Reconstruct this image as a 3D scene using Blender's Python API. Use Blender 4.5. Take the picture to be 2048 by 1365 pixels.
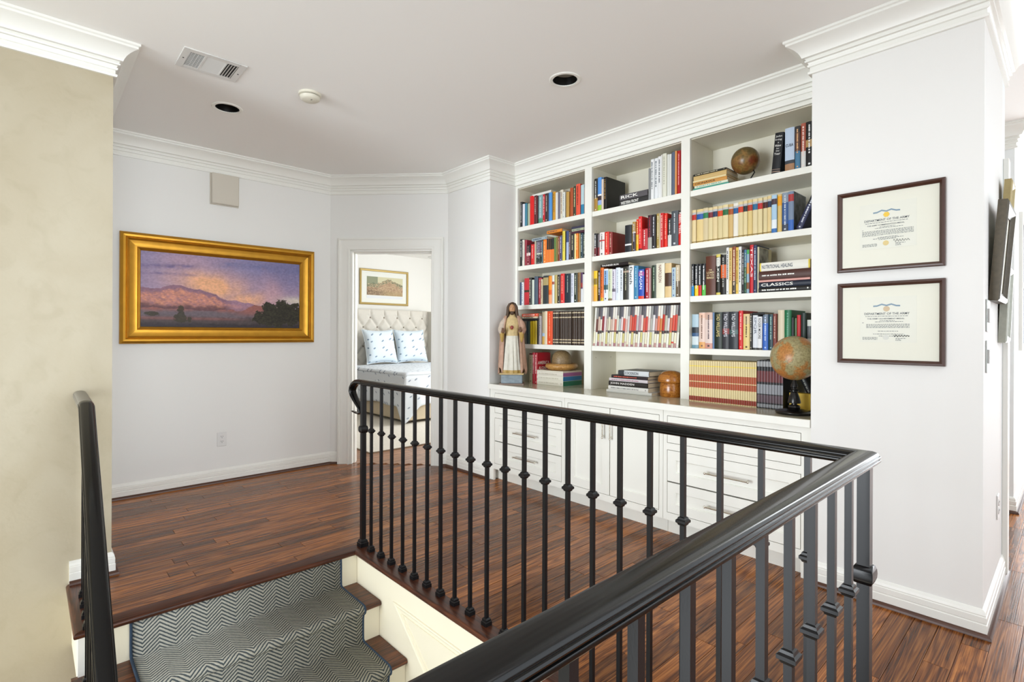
import bpy, bmesh, math, random
from math import sin, cos, pi, radians, sqrt, hypot, exp, floor
from mathutils import Vector, Matrix, noise as mnoise

sc = bpy.context.scene
for _o in list(bpy.data.objects):
    bpy.data.objects.remove(_o, do_unlink=True)
C = sc.collection
RND = random.Random(11)

# ------------------------------------------------------------------ camera
CAM_H = 1.235
F_PX, YAW, ROLL, CY_PX = 1047.2, 0.824, 0.0039, 667.2
cam = bpy.data.cameras.new('camera')
cam.sensor_fit = 'HORIZONTAL'
cam.sensor_width = 36.0
cam.lens = 36.0 * F_PX / 2048.0
cam.shift_y = (CY_PX - 682.5) / 2048.0
cam.clip_start = 0.02
camo = bpy.data.objects.new('camera', cam)
C.objects.link(camo)
_f = Vector((-sin(YAW), cos(YAW), 0)); _r = Vector((cos(YAW), sin(YAW), 0)); _u = Vector((0, 0, 1))
_R = cos(ROLL) * _r + sin(ROLL) * _u
_U = -sin(ROLL) * _r + cos(ROLL) * _u
camo.matrix_world = Matrix(((_R.x, _U.x, -_f.x, 0), (_R.y, _U.y, -_f.y, 0), (_R.z, _U.z, -_f.z, CAM_H), (0, 0, 0, 1)))
sc.camera = camo

# ------------------------------------------------------------------ light
world = bpy.data.worlds.new('world'); sc.world = world; world.use_nodes = True
world.node_tree.nodes['Background'].inputs[0].default_value = (0.86, 0.93, 1.0, 1)
world.node_tree.nodes['Background'].inputs[1].default_value = 1.2

def area(name, loc, target, sx, sy, power, color=(1, 1, 1), spread=180):
    l = bpy.data.lights.new(name, 'AREA')
    l.shape = 'RECTANGLE'; l.size = sx; l.size_y = sy; l.energy = power; l.color = color
    l.spread = radians(spread)
    o = bpy.data.objects.new(name, l); C.objects.link(o)
    o.location = loc
    o.rotation_euler = (Vector(target) - Vector(loc)).to_track_quat('-Z', 'Y').to_euler()
    return o
# daylight at the windows of the place: the row of hall windows (east), the tall foyer window (south),
# the bedroom window; the overhead and upward fills are added, unseen sources
CW = (0.90, 0.955, 1.0)
area('daylight_hall_window_south', (1.86, 0.0, 1.45), (-3, 0.0, 1.35), 2.1, 1.95, 34, CW, 80)
area('daylight_hall_window_middle', (1.86, 2.25, 1.45), (-3, 2.25, 1.35), 2.1, 1.95, 14, CW)
area('fill_hall_overhead', (0.95, 1.3, 2.685), (0.95, 1.3, 0), 1.0, 2.6, 18, CW)  # unseen overhead fill, added to give the near handrail its highlight
area('daylight_hall_window_north', (1.86, 4.55, 1.45), (-3, 4.55, 1.35), 2.1, 1.95, 8, CW)
area('daylight_hall_end_window', (0.55, 7.42, 1.2), (0.2, 2.0, 0.8), 1.9, 2.2, 95, CW)
area('daylight_foyer_window', (-2.0, -3.9, 1.0), (-2.3, 2.5, 0.9), 2.4, 2.7, 47, CW, 60)
area('fill_ceiling_uplight', (-2.2, -3.9, -1.5), (-4.0, 2.0, 2.6), 1.6, 2.1, 40, CW)  # added upward fill below the stair, brightens the ceiling
_l = bpy.data.lights.new('lamp_lower_foyer', 'POINT'); _l.energy = 26; _l.color = (1.0, 0.92, 0.76); _l.shadow_soft_size = 0.2
_lo = bpy.data.objects.new('lamp_lower_foyer', _l); C.objects.link(_lo); _lo.location = (-1.5, -0.4, -1.55)
area('daylight_bedroom_window', (-5.4, 6.35, 1.5), (-6.4, 3.0, 1.0), 2.6, 2.0, 170, (0.97, 0.99, 1.0))
area('daylight_cross_hall', (-1.9, 4.4, 1.5), (0, 4.4, 1.2), 1.0, 1.6, 8, (1.0, 1.0, 1.0))

sc.view_settings.view_transform = 'Standard'
sc.view_settings.look = 'None'
sc.view_settings.gamma = 1.0
sc.view_settings.exposure = 0.06
sc.view_settings.use_curve_mapping = False
try:
    sc.cycles.use_denoising = True
    sc.cycles.max_bounces = 10
    sc.cycles.diffuse_bounces = 6
    sc.cycles.caustics_reflective = False
    sc.cycles.caustics_refractive = False
    sc.cycles.sample_clamp_indirect = 6.0
except Exception:
    pass

# ------------------------------------------------------------------ materials
def lin(h):
    if not isinstance(h, str):
        return tuple(h)[:3]
    c = [int(h[i:i + 2], 16) / 255 for i in (0, 2, 4)]
    return tuple(x / 12.92 if x <= 0.04045 else ((x + 0.055) / 1.055) ** 2.4 for x in c)

MATS = {}
def mat(name, color='808080', rough=0.5, metal=0.0, var=0.0, vscale=6.0, bump=0.0, bscale=80.0, spec=0.5, coat=0.0, stretch=None):
    if name in MATS:
        return MATS[name]
    m = bpy.data.materials.new(name); m.use_nodes = True
    nt = m.node_tree; b = nt.nodes['Principled BSDF']
    c = lin(color)
    b.inputs['Base Color'].default_value = (*c, 1)
    b.inputs['Roughness'].default_value = rough
    b.inputs['Metallic'].default_value = metal
    b.inputs['Specular IOR Level'].default_value = spec
    if coat:
        b.inputs['Coat Weight'].default_value = coat
        b.inputs['Coat Roughness'].default_value = 0.12
    if var or bump:
        tc = nt.nodes.new('ShaderNodeTexCoord')
        src = tc.outputs['Object']
        if stretch:
            mp = nt.nodes.new('ShaderNodeMapping'); mp.inputs['Scale'].default_value = stretch
            nt.links.new(src, mp.inputs[0]); src = mp.outputs[0]
        if var:
            n = nt.nodes.new('ShaderNodeTexNoise'); n.inputs['Scale'].default_value = vscale; n.inputs['Detail'].default_value = 4
            nt.links.new(src, n.inputs['Vector'])
            mx = nt.nodes.new('ShaderNodeMix'); mx.data_type = 'RGBA'
            mx.inputs['A'].default_value = (*[x * (1 - var) for x in c], 1)
            mx.inputs['B'].default_value = (*[min(1, x * (1 + var)) for x in c], 1)
            nt.links.new(n.outputs['Fac'], mx.inputs['Factor'])
            nt.links.new(mx.outputs['Result'], b.inputs['Base Color'])
        if bump:
            n2 = nt.nodes.new('ShaderNodeTexNoise'); n2.inputs['Scale'].default_value = bscale; n2.inputs['Detail'].default_value = 3
            nt.links.new(src, n2.inputs['Vector'])
            bp = nt.nodes.new('ShaderNodeBump'); bp.inputs['Strength'].default_value = bump; bp.inputs['Distance'].default_value = 0.004
            nt.links.new(n2.outputs['Fac'], bp.inputs['Height']); nt.links.new(bp.outputs[0], b.inputs['Normal'])
    MATS[name] = m
    return m

def paint(hexc, rough=0.55):
    return mat('print_%s_%d' % (hexc, int(rough * 100)), hexc, rough, spec=0.35)

def wood(name, dark, mid, light, rough=0.3, gscale=1.0, coat=0.0, lo=0.72, hi=1.28, axis='Y', spec=0.5):
    m = bpy.data.materials.new(name); m.use_nodes = True
    nt = m.node_tree; L = nt.links; N = nt.nodes; b = N['Principled BSDF']
    tc = N.new('ShaderNodeTexCoord'); oi = N.new('ShaderNodeObjectInfo')
    off = N.new('ShaderNodeVectorMath'); off.operation = 'SCALE'; off.inputs[0].default_value = (37, 91, 53)
    L.new(oi.outputs['Random'], off.inputs['Scale'])
    add = N.new('ShaderNodeVectorMath'); add.operation = 'ADD'
    L.new(tc.outputs['Object'], add.inputs[0]); L.new(off.outputs[0], add.inputs[1])
    mp = N.new('ShaderNodeMapping')
    sc1 = {'Y': (1, 0.055, 1), 'X': (0.075, 1, 1), 'Z': (1, 1, 0.1)}[axis]
    mp.inputs['Scale'].default_value = sc1
    L.new(add.outputs[0], mp.inputs[0])
    n1 = N.new('ShaderNodeTexNoise'); n1.inputs['Scale'].default_value = 16 * gscale; n1.inputs['Detail'].default_value = 5; n1.inputs['Distortion'].default_value = 0.9
    L.new(mp.outputs[0], n1.inputs['Vector'])
    w = N.new('ShaderNodeMath'); w.operation = 'MULTIPLY'; w.inputs[1].default_value = 7.0
    L.new(n1.outputs['Fac'], w.inputs[0])
    fr = N.new('ShaderNodeMath'); fr.operation = 'PINGPONG'; fr.inputs[1].default_value = 0.5
    L.new(w.outputs[0], fr.inputs[0])
    n2 = N.new('ShaderNodeTexNoise'); n2.inputs['Scale'].default_value = 240 * gscale; n2.inputs['Detail'].default_value = 2
    mp2 = N.new('ShaderNodeMapping'); mp2.inputs['Scale'].default_value = {'Y': (1, 0.010, 1), 'X': (0.010, 1, 1), 'Z': (1, 1, 0.02)}[axis]
    L.new(add.outputs[0], mp2.inputs[0]); L.new(mp2.outputs[0], n2.inputs['Vector'])
    sm = N.new('ShaderNodeMath'); sm.operation = 'MULTIPLY_ADD'; sm.inputs[1].default_value = 0.5
    L.new(fr.outputs[0], sm.inputs[0])
    s3 = N.new('ShaderNodeMath'); s3.operation = 'MULTIPLY'; s3.inputs[1].default_value = 0.62
    L.new(n2.outputs['Fac'], s3.inputs[0]); L.new(s3.outputs[0], sm.inputs[2])
    cr = N.new('ShaderNodeValToRGB')
    e = cr.color_ramp.elements
    e[0].position = 0.26; e[0].color = (*lin(dark), 1)
    e[1].position = 0.74; e[1].color = (*lin(light), 1)
    k = e.new(0.46); k.color = (*lin(mid), 1)
    L.new(sm.outputs[0], cr.inputs[0])
    mr = N.new('ShaderNodeMapRange'); mr.inputs['To Min'].default_value = lo; mr.inputs['To Max'].default_value = hi
    L.new(oi.outputs['Random'], mr.inputs['Value'])
    hs = N.new('ShaderNodeHueSaturation')
    L.new(cr.outputs[0], hs.inputs['Color']); L.new(mr.outputs[0], hs.inputs['Value'])
    L.new(hs.outputs[0], b.inputs['Base Color'])
    b.inputs['Roughness'].default_value = rough
    b.inputs['Specular IOR Level'].default_value = spec
    bp = N.new('ShaderNodeBump'); bp.inputs['Strength'].default_value = 0.12; bp.inputs['Distance'].default_value = 0.002
    L.new(n2.outputs['Fac'], bp.inputs['Height']); L.new(bp.outputs[0], b.inputs['Normal'])
    if coat:
        b.inputs['Coat Weight'].default_value = coat; b.inputs['Coat Roughness'].default_value = 0.18
    MATS[name] = m
    return m

def vcol(name, rough=0.6, spec=0.3):
    if name in MATS:
        return MATS[name]
    m = bpy.data.materials.new(name); m.use_nodes = True
    nt = m.node_tree; b = nt.nodes['Principled BSDF']
    a = nt.nodes.new('ShaderNodeVertexColor'); a.layer_name = 'print'
    nt.links.new(a.outputs['Color'], b.inputs['Base Color'])
    b.inputs['Roughness'].default_value = rough; b.inputs['Specular IOR Level'].default_value = spec
    MATS[name] = m
    return m

WALL = mat('wall_paint', 'e7e7e4', 0.75, bump=0.03, bscale=220)
CEIL = mat('ceiling_paint', 'f1f0ed', 0.85, bump=0.02, bscale=200)
TRIM = mat('trim_gloss_white', 'eaeae4', 0.38)
CABW = mat('cabinet_white', 'e9e9e1', 0.4)
SHELFW = mat('bookcase_white', 'dfdbcb', 0.5)
HALLW = mat('hall_wall_paint', 'eaeeee', 0.7)
CREAM = mat('stair_wall_cream', 'e4dcc4', 0.7, var=0.03, vscale=3)
IRON = mat('satin_black_iron', '0e0e10', 0.28, spec=0.34, bump=0.02, bscale=300)
RAILM = mat('handrail_black', '060606', 0.17, spec=0.32)
NICK = mat('polished_nickel', 'd8d4c8', 0.16, 1.0)
GAP = mat('cabinet_gap_dark', '20201e', 0.9)
PAGE = mat('page_paper', 'd8ceb4', 0.8, var=0.08, vscale=300)
WOODF = wood('floor_oak', '4a260f', '7e4a22', 'b2743a', 0.22, 1.0, 0.0, 0.58, 1.5, 'Y', 0.26)
WOODN = wood('nosing_oak', '2a130a', '462211', '683a20', 0.34, 1.0, 0.06, 0.9, 1.1, 'X')
WOODNY = wood('nosing_oak_lengthwise', '2a130a', '462211', '683a20', 0.34, 1.0, 0.0, 0.9, 1.1, 'Y', 0.32)
WOODT = wood('tread_oak', '2c150a', '5a2e14', '844c26', 0.36, 1.0, 0.05, 0.9, 1.1, 'Y')
WOODB = wood('bedroom_oak', '6a4630', '9a6e4e', 'b88c6a', 0.35, 1.0, 0.2, 0.85, 1.15, 'Y')
SHOE = mat('shoe_moulding', '4a2a1a', 0.4, var=0.25, vscale=30)

def plaster():
    m = bpy.data.materials.new('beige_plaster'); m.use_nodes = True
    nt = m.node_tree; L = nt.links; N = nt.nodes; b = N['Principled BSDF']
    tc = N.new('ShaderNodeTexCoord')
    def nz(scale, det, dist=0.0):
        n = N.new('ShaderNodeTexNoise'); n.inputs['Scale'].default_value = scale; n.inputs['Detail'].default_value = det; n.inputs['Distortion'].default_value = dist
        L.new(tc.outputs['Object'], n.inputs['Vector']); return n
    n1 = nz(1.6, 5, 0.6); n2 = nz(9, 6, 1.2); n3 = nz(60, 3)
    cr = N.new('ShaderNodeValToRGB'); e = cr.color_ramp.elements
    e[0].position = 0.33; e[0].color = (*lin('aca188'), 1)
    e[1].position = 0.66; e[1].color = (*lin('bab29d'), 1)
    L.new(n1.outputs['Fac'], cr.inputs[0])
    cr2 = N.new('ShaderNodeValToRGB'); e = cr2.color_ramp.elements
    e[0].position = 0.30; e[0].color = (0.80, 0.78, 0.72, 1)
    e[1].position = 0.48; e[1].color = (1, 1, 1, 1)
    L.new(n2.outputs['Fac'], cr2.inputs[0])
    mx = N.new('ShaderNodeMix'); mx.data_type = 'RGBA'; mx.blend_type = 'MULTIPLY'; mx.inputs['Factor'].default_value = 0.28
    L.new(cr.outputs[0], mx.inputs['A']); L.new(cr2.outputs[0], mx.inputs['B'])
    L.new(mx.outputs['Result'], b.inputs['Base Color'])
    bp = N.new('ShaderNodeBump'); bp.inputs['Strength'].default_value = 0.12; bp.inputs['Distance'].default_value = 0.004
    ad = N.new('ShaderNodeMath'); ad.operation = 'ADD'; L.new(n2.outputs['Fac'], ad.inputs[0]); L.new(n3.outputs['Fac'], ad.inputs[1])
    L.new(ad.outputs[0], bp.inputs['Height']); L.new(bp.outputs[0], b.inputs['Normal'])
    b.inputs['Roughness'].default_value = 0.7
    MATS['beige_plaster'] = m
    return m
PLASTER = plaster()

# ------------------------------------------------------------------ mesh helpers
class MB:
    def __init__(s):
        s.v = []; s.f = []; s.m = []
    def face(s, idx, mi=0):
        s.f.append(tuple(idx)); s.m.append(mi)
    def quad(s, a, b, c, d, mi=0):
        n = len(s.v); s.v += [tuple(a), tuple(b), tuple(c), tuple(d)]; s.face((n, n + 1, n + 2, n + 3), mi)
    def box(s, x0, x1, y0, y1, z0, z1, mi=0):
        n = len(s.v)
        s.v += [(x0, y0, z0), (x1, y0, z0), (x1, y1, z0), (x0, y1, z0), (x0, y0, z1), (x1, y0, z1), (x1, y1, z1), (x0, y1, z1)]
        for q in ((0, 3, 2, 1), (4, 5, 6, 7), (0, 1, 5, 4), (1, 2, 6, 5), (2, 3, 7, 6), (3, 0, 4, 7)):
            s.face([n + i for i in q], mi)
        return s
    def prism(s, poly, z0, z1, mi=0):
        n = len(s.v); k = len(poly)
        s.v += [(p[0], p[1], z0) for p in poly] + [(p[0], p[1], z1) for p in poly]
        s.face([n + i for i in reversed(range(k))], mi); s.face([n + k + i for i in range(k)], mi)
        for i in range(k):
            j = (i + 1) % k; s.face((n + i, n + j, n + k + j, n + k + i), mi)
        return s
    def loft(s, rings, closed=True, cap=True, mi=0):
        n = len(s.v); k = len(rings[0])
        for r in rings:
            s.v += [tuple(p) for p in r]
        for i in range(len(rings) - 1):
            for j in range(k if closed else k - 1):
                a = n + i * k + j; b = n + i * k + (j + 1) % k
                s.face((a, b, b + k, a + k), mi)
        if cap and closed:
            s.face([n + j for j in reversed(range(k))], mi)
            s.face([n + (len(rings) - 1) * k + j for j in range(k)], mi)
        return s
    def lathe(s, prof, c=(0, 0, 0), seg=24, mi=0):
        rings = [[(c[0] + r * cos(2 * pi * i / seg), c[1] + r * sin(2 * pi * i / seg), c[2] + z) for i in range(seg)] for r, z in prof]
        return s.loft(rings, True, True, mi)
    def tube(s, pts, rad, seg=8, mi=0):
        P = [Vector(p) for p in pts]; rings = []; up = None
        rr = rad if isinstance(rad, (list, tuple)) else [rad] * len(P)
        for i, p in enumerate(P):
            t = (P[min(i + 1, len(P) - 1)] - P[max(i - 1, 0)]).normalized()
            if up is None:
                up = t.orthogonal().normalized()
            up = (up - t * up.dot(t))
            up = up.normalized() if up.length > 1e-6 else t.orthogonal().normalized()
            w = t.cross(up)
            rings.append([p + rr[i] * (cos(2 * pi * j / seg) * up + sin(2 * pi * j / seg) * w) for j in range(seg)])
        return s.loft(rings, True, True, mi)
    def sphere(s, c, r, seg=16, rings=10, mi=0, sc3=(1, 1, 1)):
        R = []
        for i in range(rings + 1):
            a = -pi / 2 + pi * i / rings
            a = max(-pi / 2 + 0.03, min(pi / 2 - 0.03, a))
            R.append([(c[0] + r * sc3[0] * cos(a) * cos(2 * pi * j / seg), c[1] + r * sc3[1] * cos(a) * sin(2 * pi * j / seg), c[2] + r * sc3[2] * sin(a)) for j in range(seg)])
        return s.loft(R, True, True, mi)
    def sweep(s, path, n, prof, closed=False, mi=0):
        P = [Vector(p) for p in path]; n = Vector(n); k = len(P); rings = []
        for i in range(k):
            segs = []
            if closed or i > 0:
                segs.append((P[i] - P[i - 1]).normalized().cross(n))
            if closed or i < k - 1:
                segs.append((P[(i + 1) % k] - P[i]).normalized().cross(n))
            m = segs[0] if len(segs) == 1 else (segs[0] + segs[1]) / (1 + segs[0].dot(segs[1]))
            rings.append([P[i] + m * a + n * b for a, b in prof])
        if closed:
            rings.append(rings[0])
        return s.loft(rings, True, not closed, mi)
    def grid(s, nu, nv, fn, mi=0):
        n = len(s.v)
        for j in range(nv + 1):
            for i in range(nu + 1):
                s.v.append(tuple(fn(i / nu, j / nv)))
        for j in range(nv):
            for i in range(nu):
                a = n + j * (nu + 1) + i
                s.face((a, a + 1, a + nu + 2, a + nu + 1), mi)
        return s
    def build(s, name, mats, parent=None, loc=None, rot=None, smooth=None, bevel=0.0, keep=False):
        me = bpy.data.meshes.new(name)
        me.from_pydata(s.v, [], s.f)
        if not isinstance(mats, (list, tuple)):
            mats = [mats]
        for m in mats:
            me.materials.append(m)
        if len(mats) > 1:
            me.polygons.foreach_set('material_index', s.m)
        bm = bmesh.new(); bm.from_mesh(me)
        if not keep:
            bmesh.ops.remove_doubles(bm, verts=bm.verts, dist=1e-6)
            bmesh.ops.recalc_face_normals(bm, faces=bm.faces)
        if bevel:
            bmesh.ops.bevel(bm, geom=[e for e in bm.edges if len(e.link_faces) == 2 and e.calc_face_angle(0) > 0.5], offset=bevel, segments=2, affect='EDGES', profile=0.5, clamp_overlap=True)
        bm.to_mesh(me); bm.free()
        if smooth is not None:
            me.polygons.foreach_set('use_smooth', [True] * len(me.polygons))
            me.set_sharp_from_angle(angle=radians(smooth))
        me.update()
        return link(name, me, parent, loc, rot)

def link(name, me, parent=None, loc=None, rot=None):
    o = bpy.data.objects.new(name, me); C.objects.link(o)
    if parent is not None:
        o.parent = parent
    if loc is not None:
        o.location = loc
    if rot is not None:
        o.rotation_euler = rot
    return o
def tag(o, label=None, cat=None, group=None, kind=None):
    if label: o['label'] = label
    if cat: o['category'] = cat
    if group: o['group'] = group
    if kind: o['kind'] = kind
    return o
def empty(name, loc=(0, 0, 0), rz=0.0):
    o = bpy.data.objects.new(name, None); C.objects.link(o); o.location = loc; o.rotation_euler = (0, 0, rz)
    o.empty_display_size = 0.05
    return o
def struct(o):
    o['kind'] = 'structure'; return o
def copy_tree(o, parent=None):
    c = o.copy(); C.objects.link(c); c.parent = parent
    for ch in list(o.children):
        copy_tree(ch, c)
    return c

_FC = {}
def text_mesh(s, size=1.0, spacing=1.0):
    key = (s, spacing)
    if key not in _FC:
        cu = bpy.data.curves.new('lettering', 'FONT'); cu.body = s; cu.size = 1.0; cu.resolution_u = 2
        cu.space_character = spacing; cu.offset = 0.012
        o = bpy.data.objects.new('lettering', cu); C.objects.link(o)
        dg = bpy.context.evaluated_depsgraph_get()
        me = bpy.data.meshes.new_from_object(o.evaluated_get(dg))
        vs = [tuple(v.co) for v in me.vertices]; fs = [tuple(p.vertices) for p in me.polygons]
        bpy.data.objects.remove(o, do_unlink=True); bpy.data.curves.remove(cu); bpy.data.meshes.remove(me)
        xs = [v[0] for v in vs]; ys = [v[1] for v in vs]
        _FC[key] = (vs, fs, min(xs), max(xs), min(ys), max(ys))
    return _FC[key]
def put_text(mb, s, origin, ux, uy, length, height, mi=0, fit=True, spacing=1.0):
    """text laid into the rectangle origin + ux*[0,length] + uy*[0,height]"""
    vs, fs, x0, x1, y0, y1 = text_mesh(s, 1.0, spacing)
    kx = length / (x1 - x0); ky = height / (y1 - y0)
    if not fit:
        kx = ky = min(kx, ky)
    o = Vector(origin); ux = Vector(ux); uy = Vector(uy)
    dx = (length - kx * (x1 - x0)) / 2; dy = (height - ky * (y1 - y0)) / 2
    n = len(mb.v)
    for v in vs:
        mb.v.append(tuple(o + ux * ((v[0] - x0) * kx + dx) + uy * ((v[1] - y0) * ky + dy)))
    for f in fs:
        mb.face([n + i for i in f], mi)
# ------------------------------------------------------------------ the setting
CEIL_Z = 2.70
LOW = -2.95
NX0, NX1, NYB, WY = -3.385, -0.905, 3.50, 2.875      # bookcase niche
A = Vector((-4.80, 2.10, 0)); B = Vector((-3.985, 2.872, 0))
TD = (B - A).normalized(); ND = Vector((TD.y, -TD.x, 0)); LD = (B - A).length
def dw(s, d, z):                                     # a point on the angled doorway wall
    p = A + TD * s + ND * d
    return (p.x, p.y, z)

struct(MB().box(-3.465, -3.345, -4.0, 0.318, LOW, CEIL_Z).build('wall_stair', PLASTER))
struct(MB().box(-4.80, -3.465, 0.198, 0.318, 0, CEIL_Z).build('wall_return', WALL))
struct(MB().prism([(-4.80, 0.2), (-4.80, 2.10), (-4.92, 2.16), (-4.92, 0.2)], -0.02, CEIL_Z).build('wall_painting', WALL))
OL, OR, OZ = 0.198, 0.985, 2.016
mb = MB()
def wseg(s0, s1, z0, z1, d0=-0.12, d1=0.0):
    mb.prism([dw(s0, d0, 0)[:2], dw(s1, d0, 0)[:2], dw(s1, d1, 0)[:2], dw(s0, d1, 0)[:2]], z0, z1)
wseg(0, OL, -0.02, CEIL_Z); wseg(OR, LD, -0.02, CEIL_Z); wseg(OL, OR, OZ, CEIL_Z)
struct(mb.build('wall_doorway', WALL))
struct(MB().prism([(B.x, B.y), (NX0, WY), (NX0, NYB), (NX0 - 0.12, NYB), (NX0 - 0.12, WY + 0.12), (B.x - 0.08, WY + 0.12)], -0.02, CEIL_Z).build('wall_niche_side', WALL))
struct(MB().box(NX0 - 0.12, NX1 + 0.05, NYB, NYB + 0.12, -0.02, CEIL_Z).build('wall_niche_back', WALL))
struct(MB().box(NX1, -0.262, WY, NYB + 0.12, -0.02, CEIL_Z).build('wall_certificates', WALL))
struct(MB().box(-0.382, -0.262, NYB + 0.12, 3.75, -0.02, CEIL_Z).build('wall_hall', HALLW))
struct(MB().box(-1.5, -0.30, 5.03, 7.5, -0.02, CEIL_Z).build('wall_hall_far', HALLW))
struct(MB().box(-2.1, -2.0, 3.6, 5.1, -0.02, CEIL_Z).build('wall_cross_hall', HALLW))
mb = MB(); mb.box(-2.0, -0.382, 3.62, 3.75, -0.02, CEIL_Z); mb.box(-2.0, -1.5, 5.03, 5.15, -0.02, CEIL_Z)
struct(mb.build('wall_cross_hall_side', HALLW))
struct(MB().box(-1.5, 2.0, 7.5, 7.6, -0.02, CEIL_Z).build('wall_hall_end', HALLW))
mb = MB()
mb.box(1.9, 2.0, -4.0, 7.5, LOW, 0.45); mb.box(1.9, 2.0, -4.0, 7.5, 2.45, CEIL_Z)
for y0, y1 in ((-4.0, -1.1), (1.1, 1.2), (3.3, 3.5), (5.6, 7.5)):
    mb.box(1.9, 2.0, y0, y1, 0.45, 2.45)
struct(mb.build('wall_east', WALL))
mb = MB()
mb.box(-3.465, -3.1, -4.1, -4.0, LOW, CEIL_Z); mb.box(1.1, 2.0, -4.1, -4.0, LOW, CEIL_Z)
mb.box(-3.1, 1.1, -4.1, -4.0, 2.5, CEIL_Z); mb.box(-3.1, 1.1, -4.1, -4.0, -0.4, -0.3); mb.box(-3.1, 1.1, -4.1, -4.0, LOW, -2.6)
struct(mb.build('wall_south', WALL))
struct(MB().box(-3.465, 2.0, -4.1, 3.0, LOW - 0.1, LOW).build('floor_lower', mat('lower_floor', '8a6a4c', 0.4)))
# walls of the stair well below the floor line
WELLY, WELLX = 1.385, -0.375
struct(MB().box(-2.80, WELLX + 0.1, WELLY, WELLY + 0.1, LOW, -0.028).build('wall_stair_side', CREAM))
struct(MB().box(WELLX, WELLX + 0.1, -4.0, WELLY, LOW, -0.028).build('wall_stair_end', CREAM))

# ceiling with the two downlight openings
CANS = [(-3.773, 0.954), (-2.012, 2.271)]
CAN_R = 0.071
bm = bmesh.new()
loops = [[(-4.92, -4.1), (2.0, -4.1), (2.0, 7.6), (-4.92, 7.6)]]
for cx_, cy_ in CANS:
    loops.append([(cx_ + CAN_R * cos(2 * pi * i / 32), cy_ + CAN_R * sin(2 * pi * i / 32)) for i in range(32)])
ed = []
for lp in loops:
    vs = [bm.verts.new((x, y, CEIL_Z)) for x, y in lp]
    for i in range(len(vs)):
        ed.append(bm.edges.new((vs[i], vs[(i + 1) % len(vs)])))
bmesh.ops.triangle_fill(bm, use_beauty=True, use_dissolve=False, edges=ed, normal=(0, 0, -1))
for f in list(bm.faces):
    c = f.calc_center_median()
    if any(hypot(c.x - x, c.y - y) < CAN_R * 0.9 for x, y in CANS):
        bm.faces.remove(f)
me = bpy.data.meshes.new('ceiling'); bm.to_mesh(me); bm.free(); me.materials.append(CEIL)
ceil_o = struct(link('ceiling', me))

# floor: sub-floor plus every strip of oak as a plank of its own
mb = MB()
mb.prism([(-4.80, 0.318), (-3.345, 0.318), (-3.345, 0.182), (-2.80, 0.182), (-2.80, 1.39), (WELLX, 1.39), (WELLX, -4.0), (1.9, -4.0), (1.9, 7.5), (-0.30, 7.5), (-0.30, 5.03), (-2.0, 5.03), (-2.0, 3.75), (-0.262, 3.75), (-0.262, WY), (NX1, WY), (NX1, NYB), (NX0, NYB), (NX0, WY), (B.x, B.y), (A.x, A.y)], -0.24, -0.012)
floor = struct(mb.build('floor', WOODF))
_PM = {}
def plank_mesh(w, l):
    key = (round(w, 3), round(l, 3))
    if key not in _PM:
        m = MB(); g = 0.0006; c = 0.0012; t = 0.0115
        x, y = w / 2 - g, l / 2 - g
        r = [[(-x, -y, -t), (x, -y, -t), (x, y, -t), (-x, y, -t)], [(-x, -y, -c), (x, -y, -c), (x, y, -c), (-x, y, -c)], [(-x + c, -y + c, 0), (x - c, -y + c, 0), (x - c, y - c, 0), (-x + c, y - c, 0)]]
        m.loft(r)
        me = bpy.data.meshes.new('plank'); me.from_pydata(m.v, [], m.f); me.materials.append(WOODF); me.update()
        _PM[key] = me
    return _PM[key]
PW = 0.0815
def planks(x0, x1, y0fn, y1fn, parent, lens=(0.55, 0.8, 1.05, 1.3, 1.6)):
    n = max(1, round((x1 - x0) / PW)); w = (x1 - x0) / n
    for i in range(n):
        a = x0 + i * w; ya, yb = y0fn(a, a + w), y1fn(a, a + w)
        y = ya; first = True
        while y < yb - 0.02:
            l = RND.choice(lens)
            if first:
                l *= RND.uniform(0.3, 1.0); l = max(0.25, round(l / 0.05) * 0.05); first = False
            if y + l > yb - 0.2:
                l = yb - y
            link('plank', plank_mesh(w, l), parent, (a + w / 2, y + l / 2, 0))
            y += l
def chamf(a, b):
    # far end of a row beside the angled doorway wall
    if b <= A.x + 0.02: return A.y
    if a >= B.x: return WY
    s = (a - A.x) / (B.x - A.x); s = max(0, min(1, s))
    return A.y + (B.y - A.y) * s + 0.03
planks(-4.80, -3.345, lambda a, b: 0.318, chamf, floor)
planks(-3.345, -2.855, lambda a, b: 0.23, lambda a, b: 2.96, floor)
planks(-2.855, -0.315, lambda a, b: 1.447, lambda a, b: 2.96 if b < NX1 + 0.02 else WY, floor)
planks(-0.315, 0.34, lambda a, b: 0.4, lambda a, b: 6.3, floor, (0.7, 0.95, 1.2, 1.5, 1.9))
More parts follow.
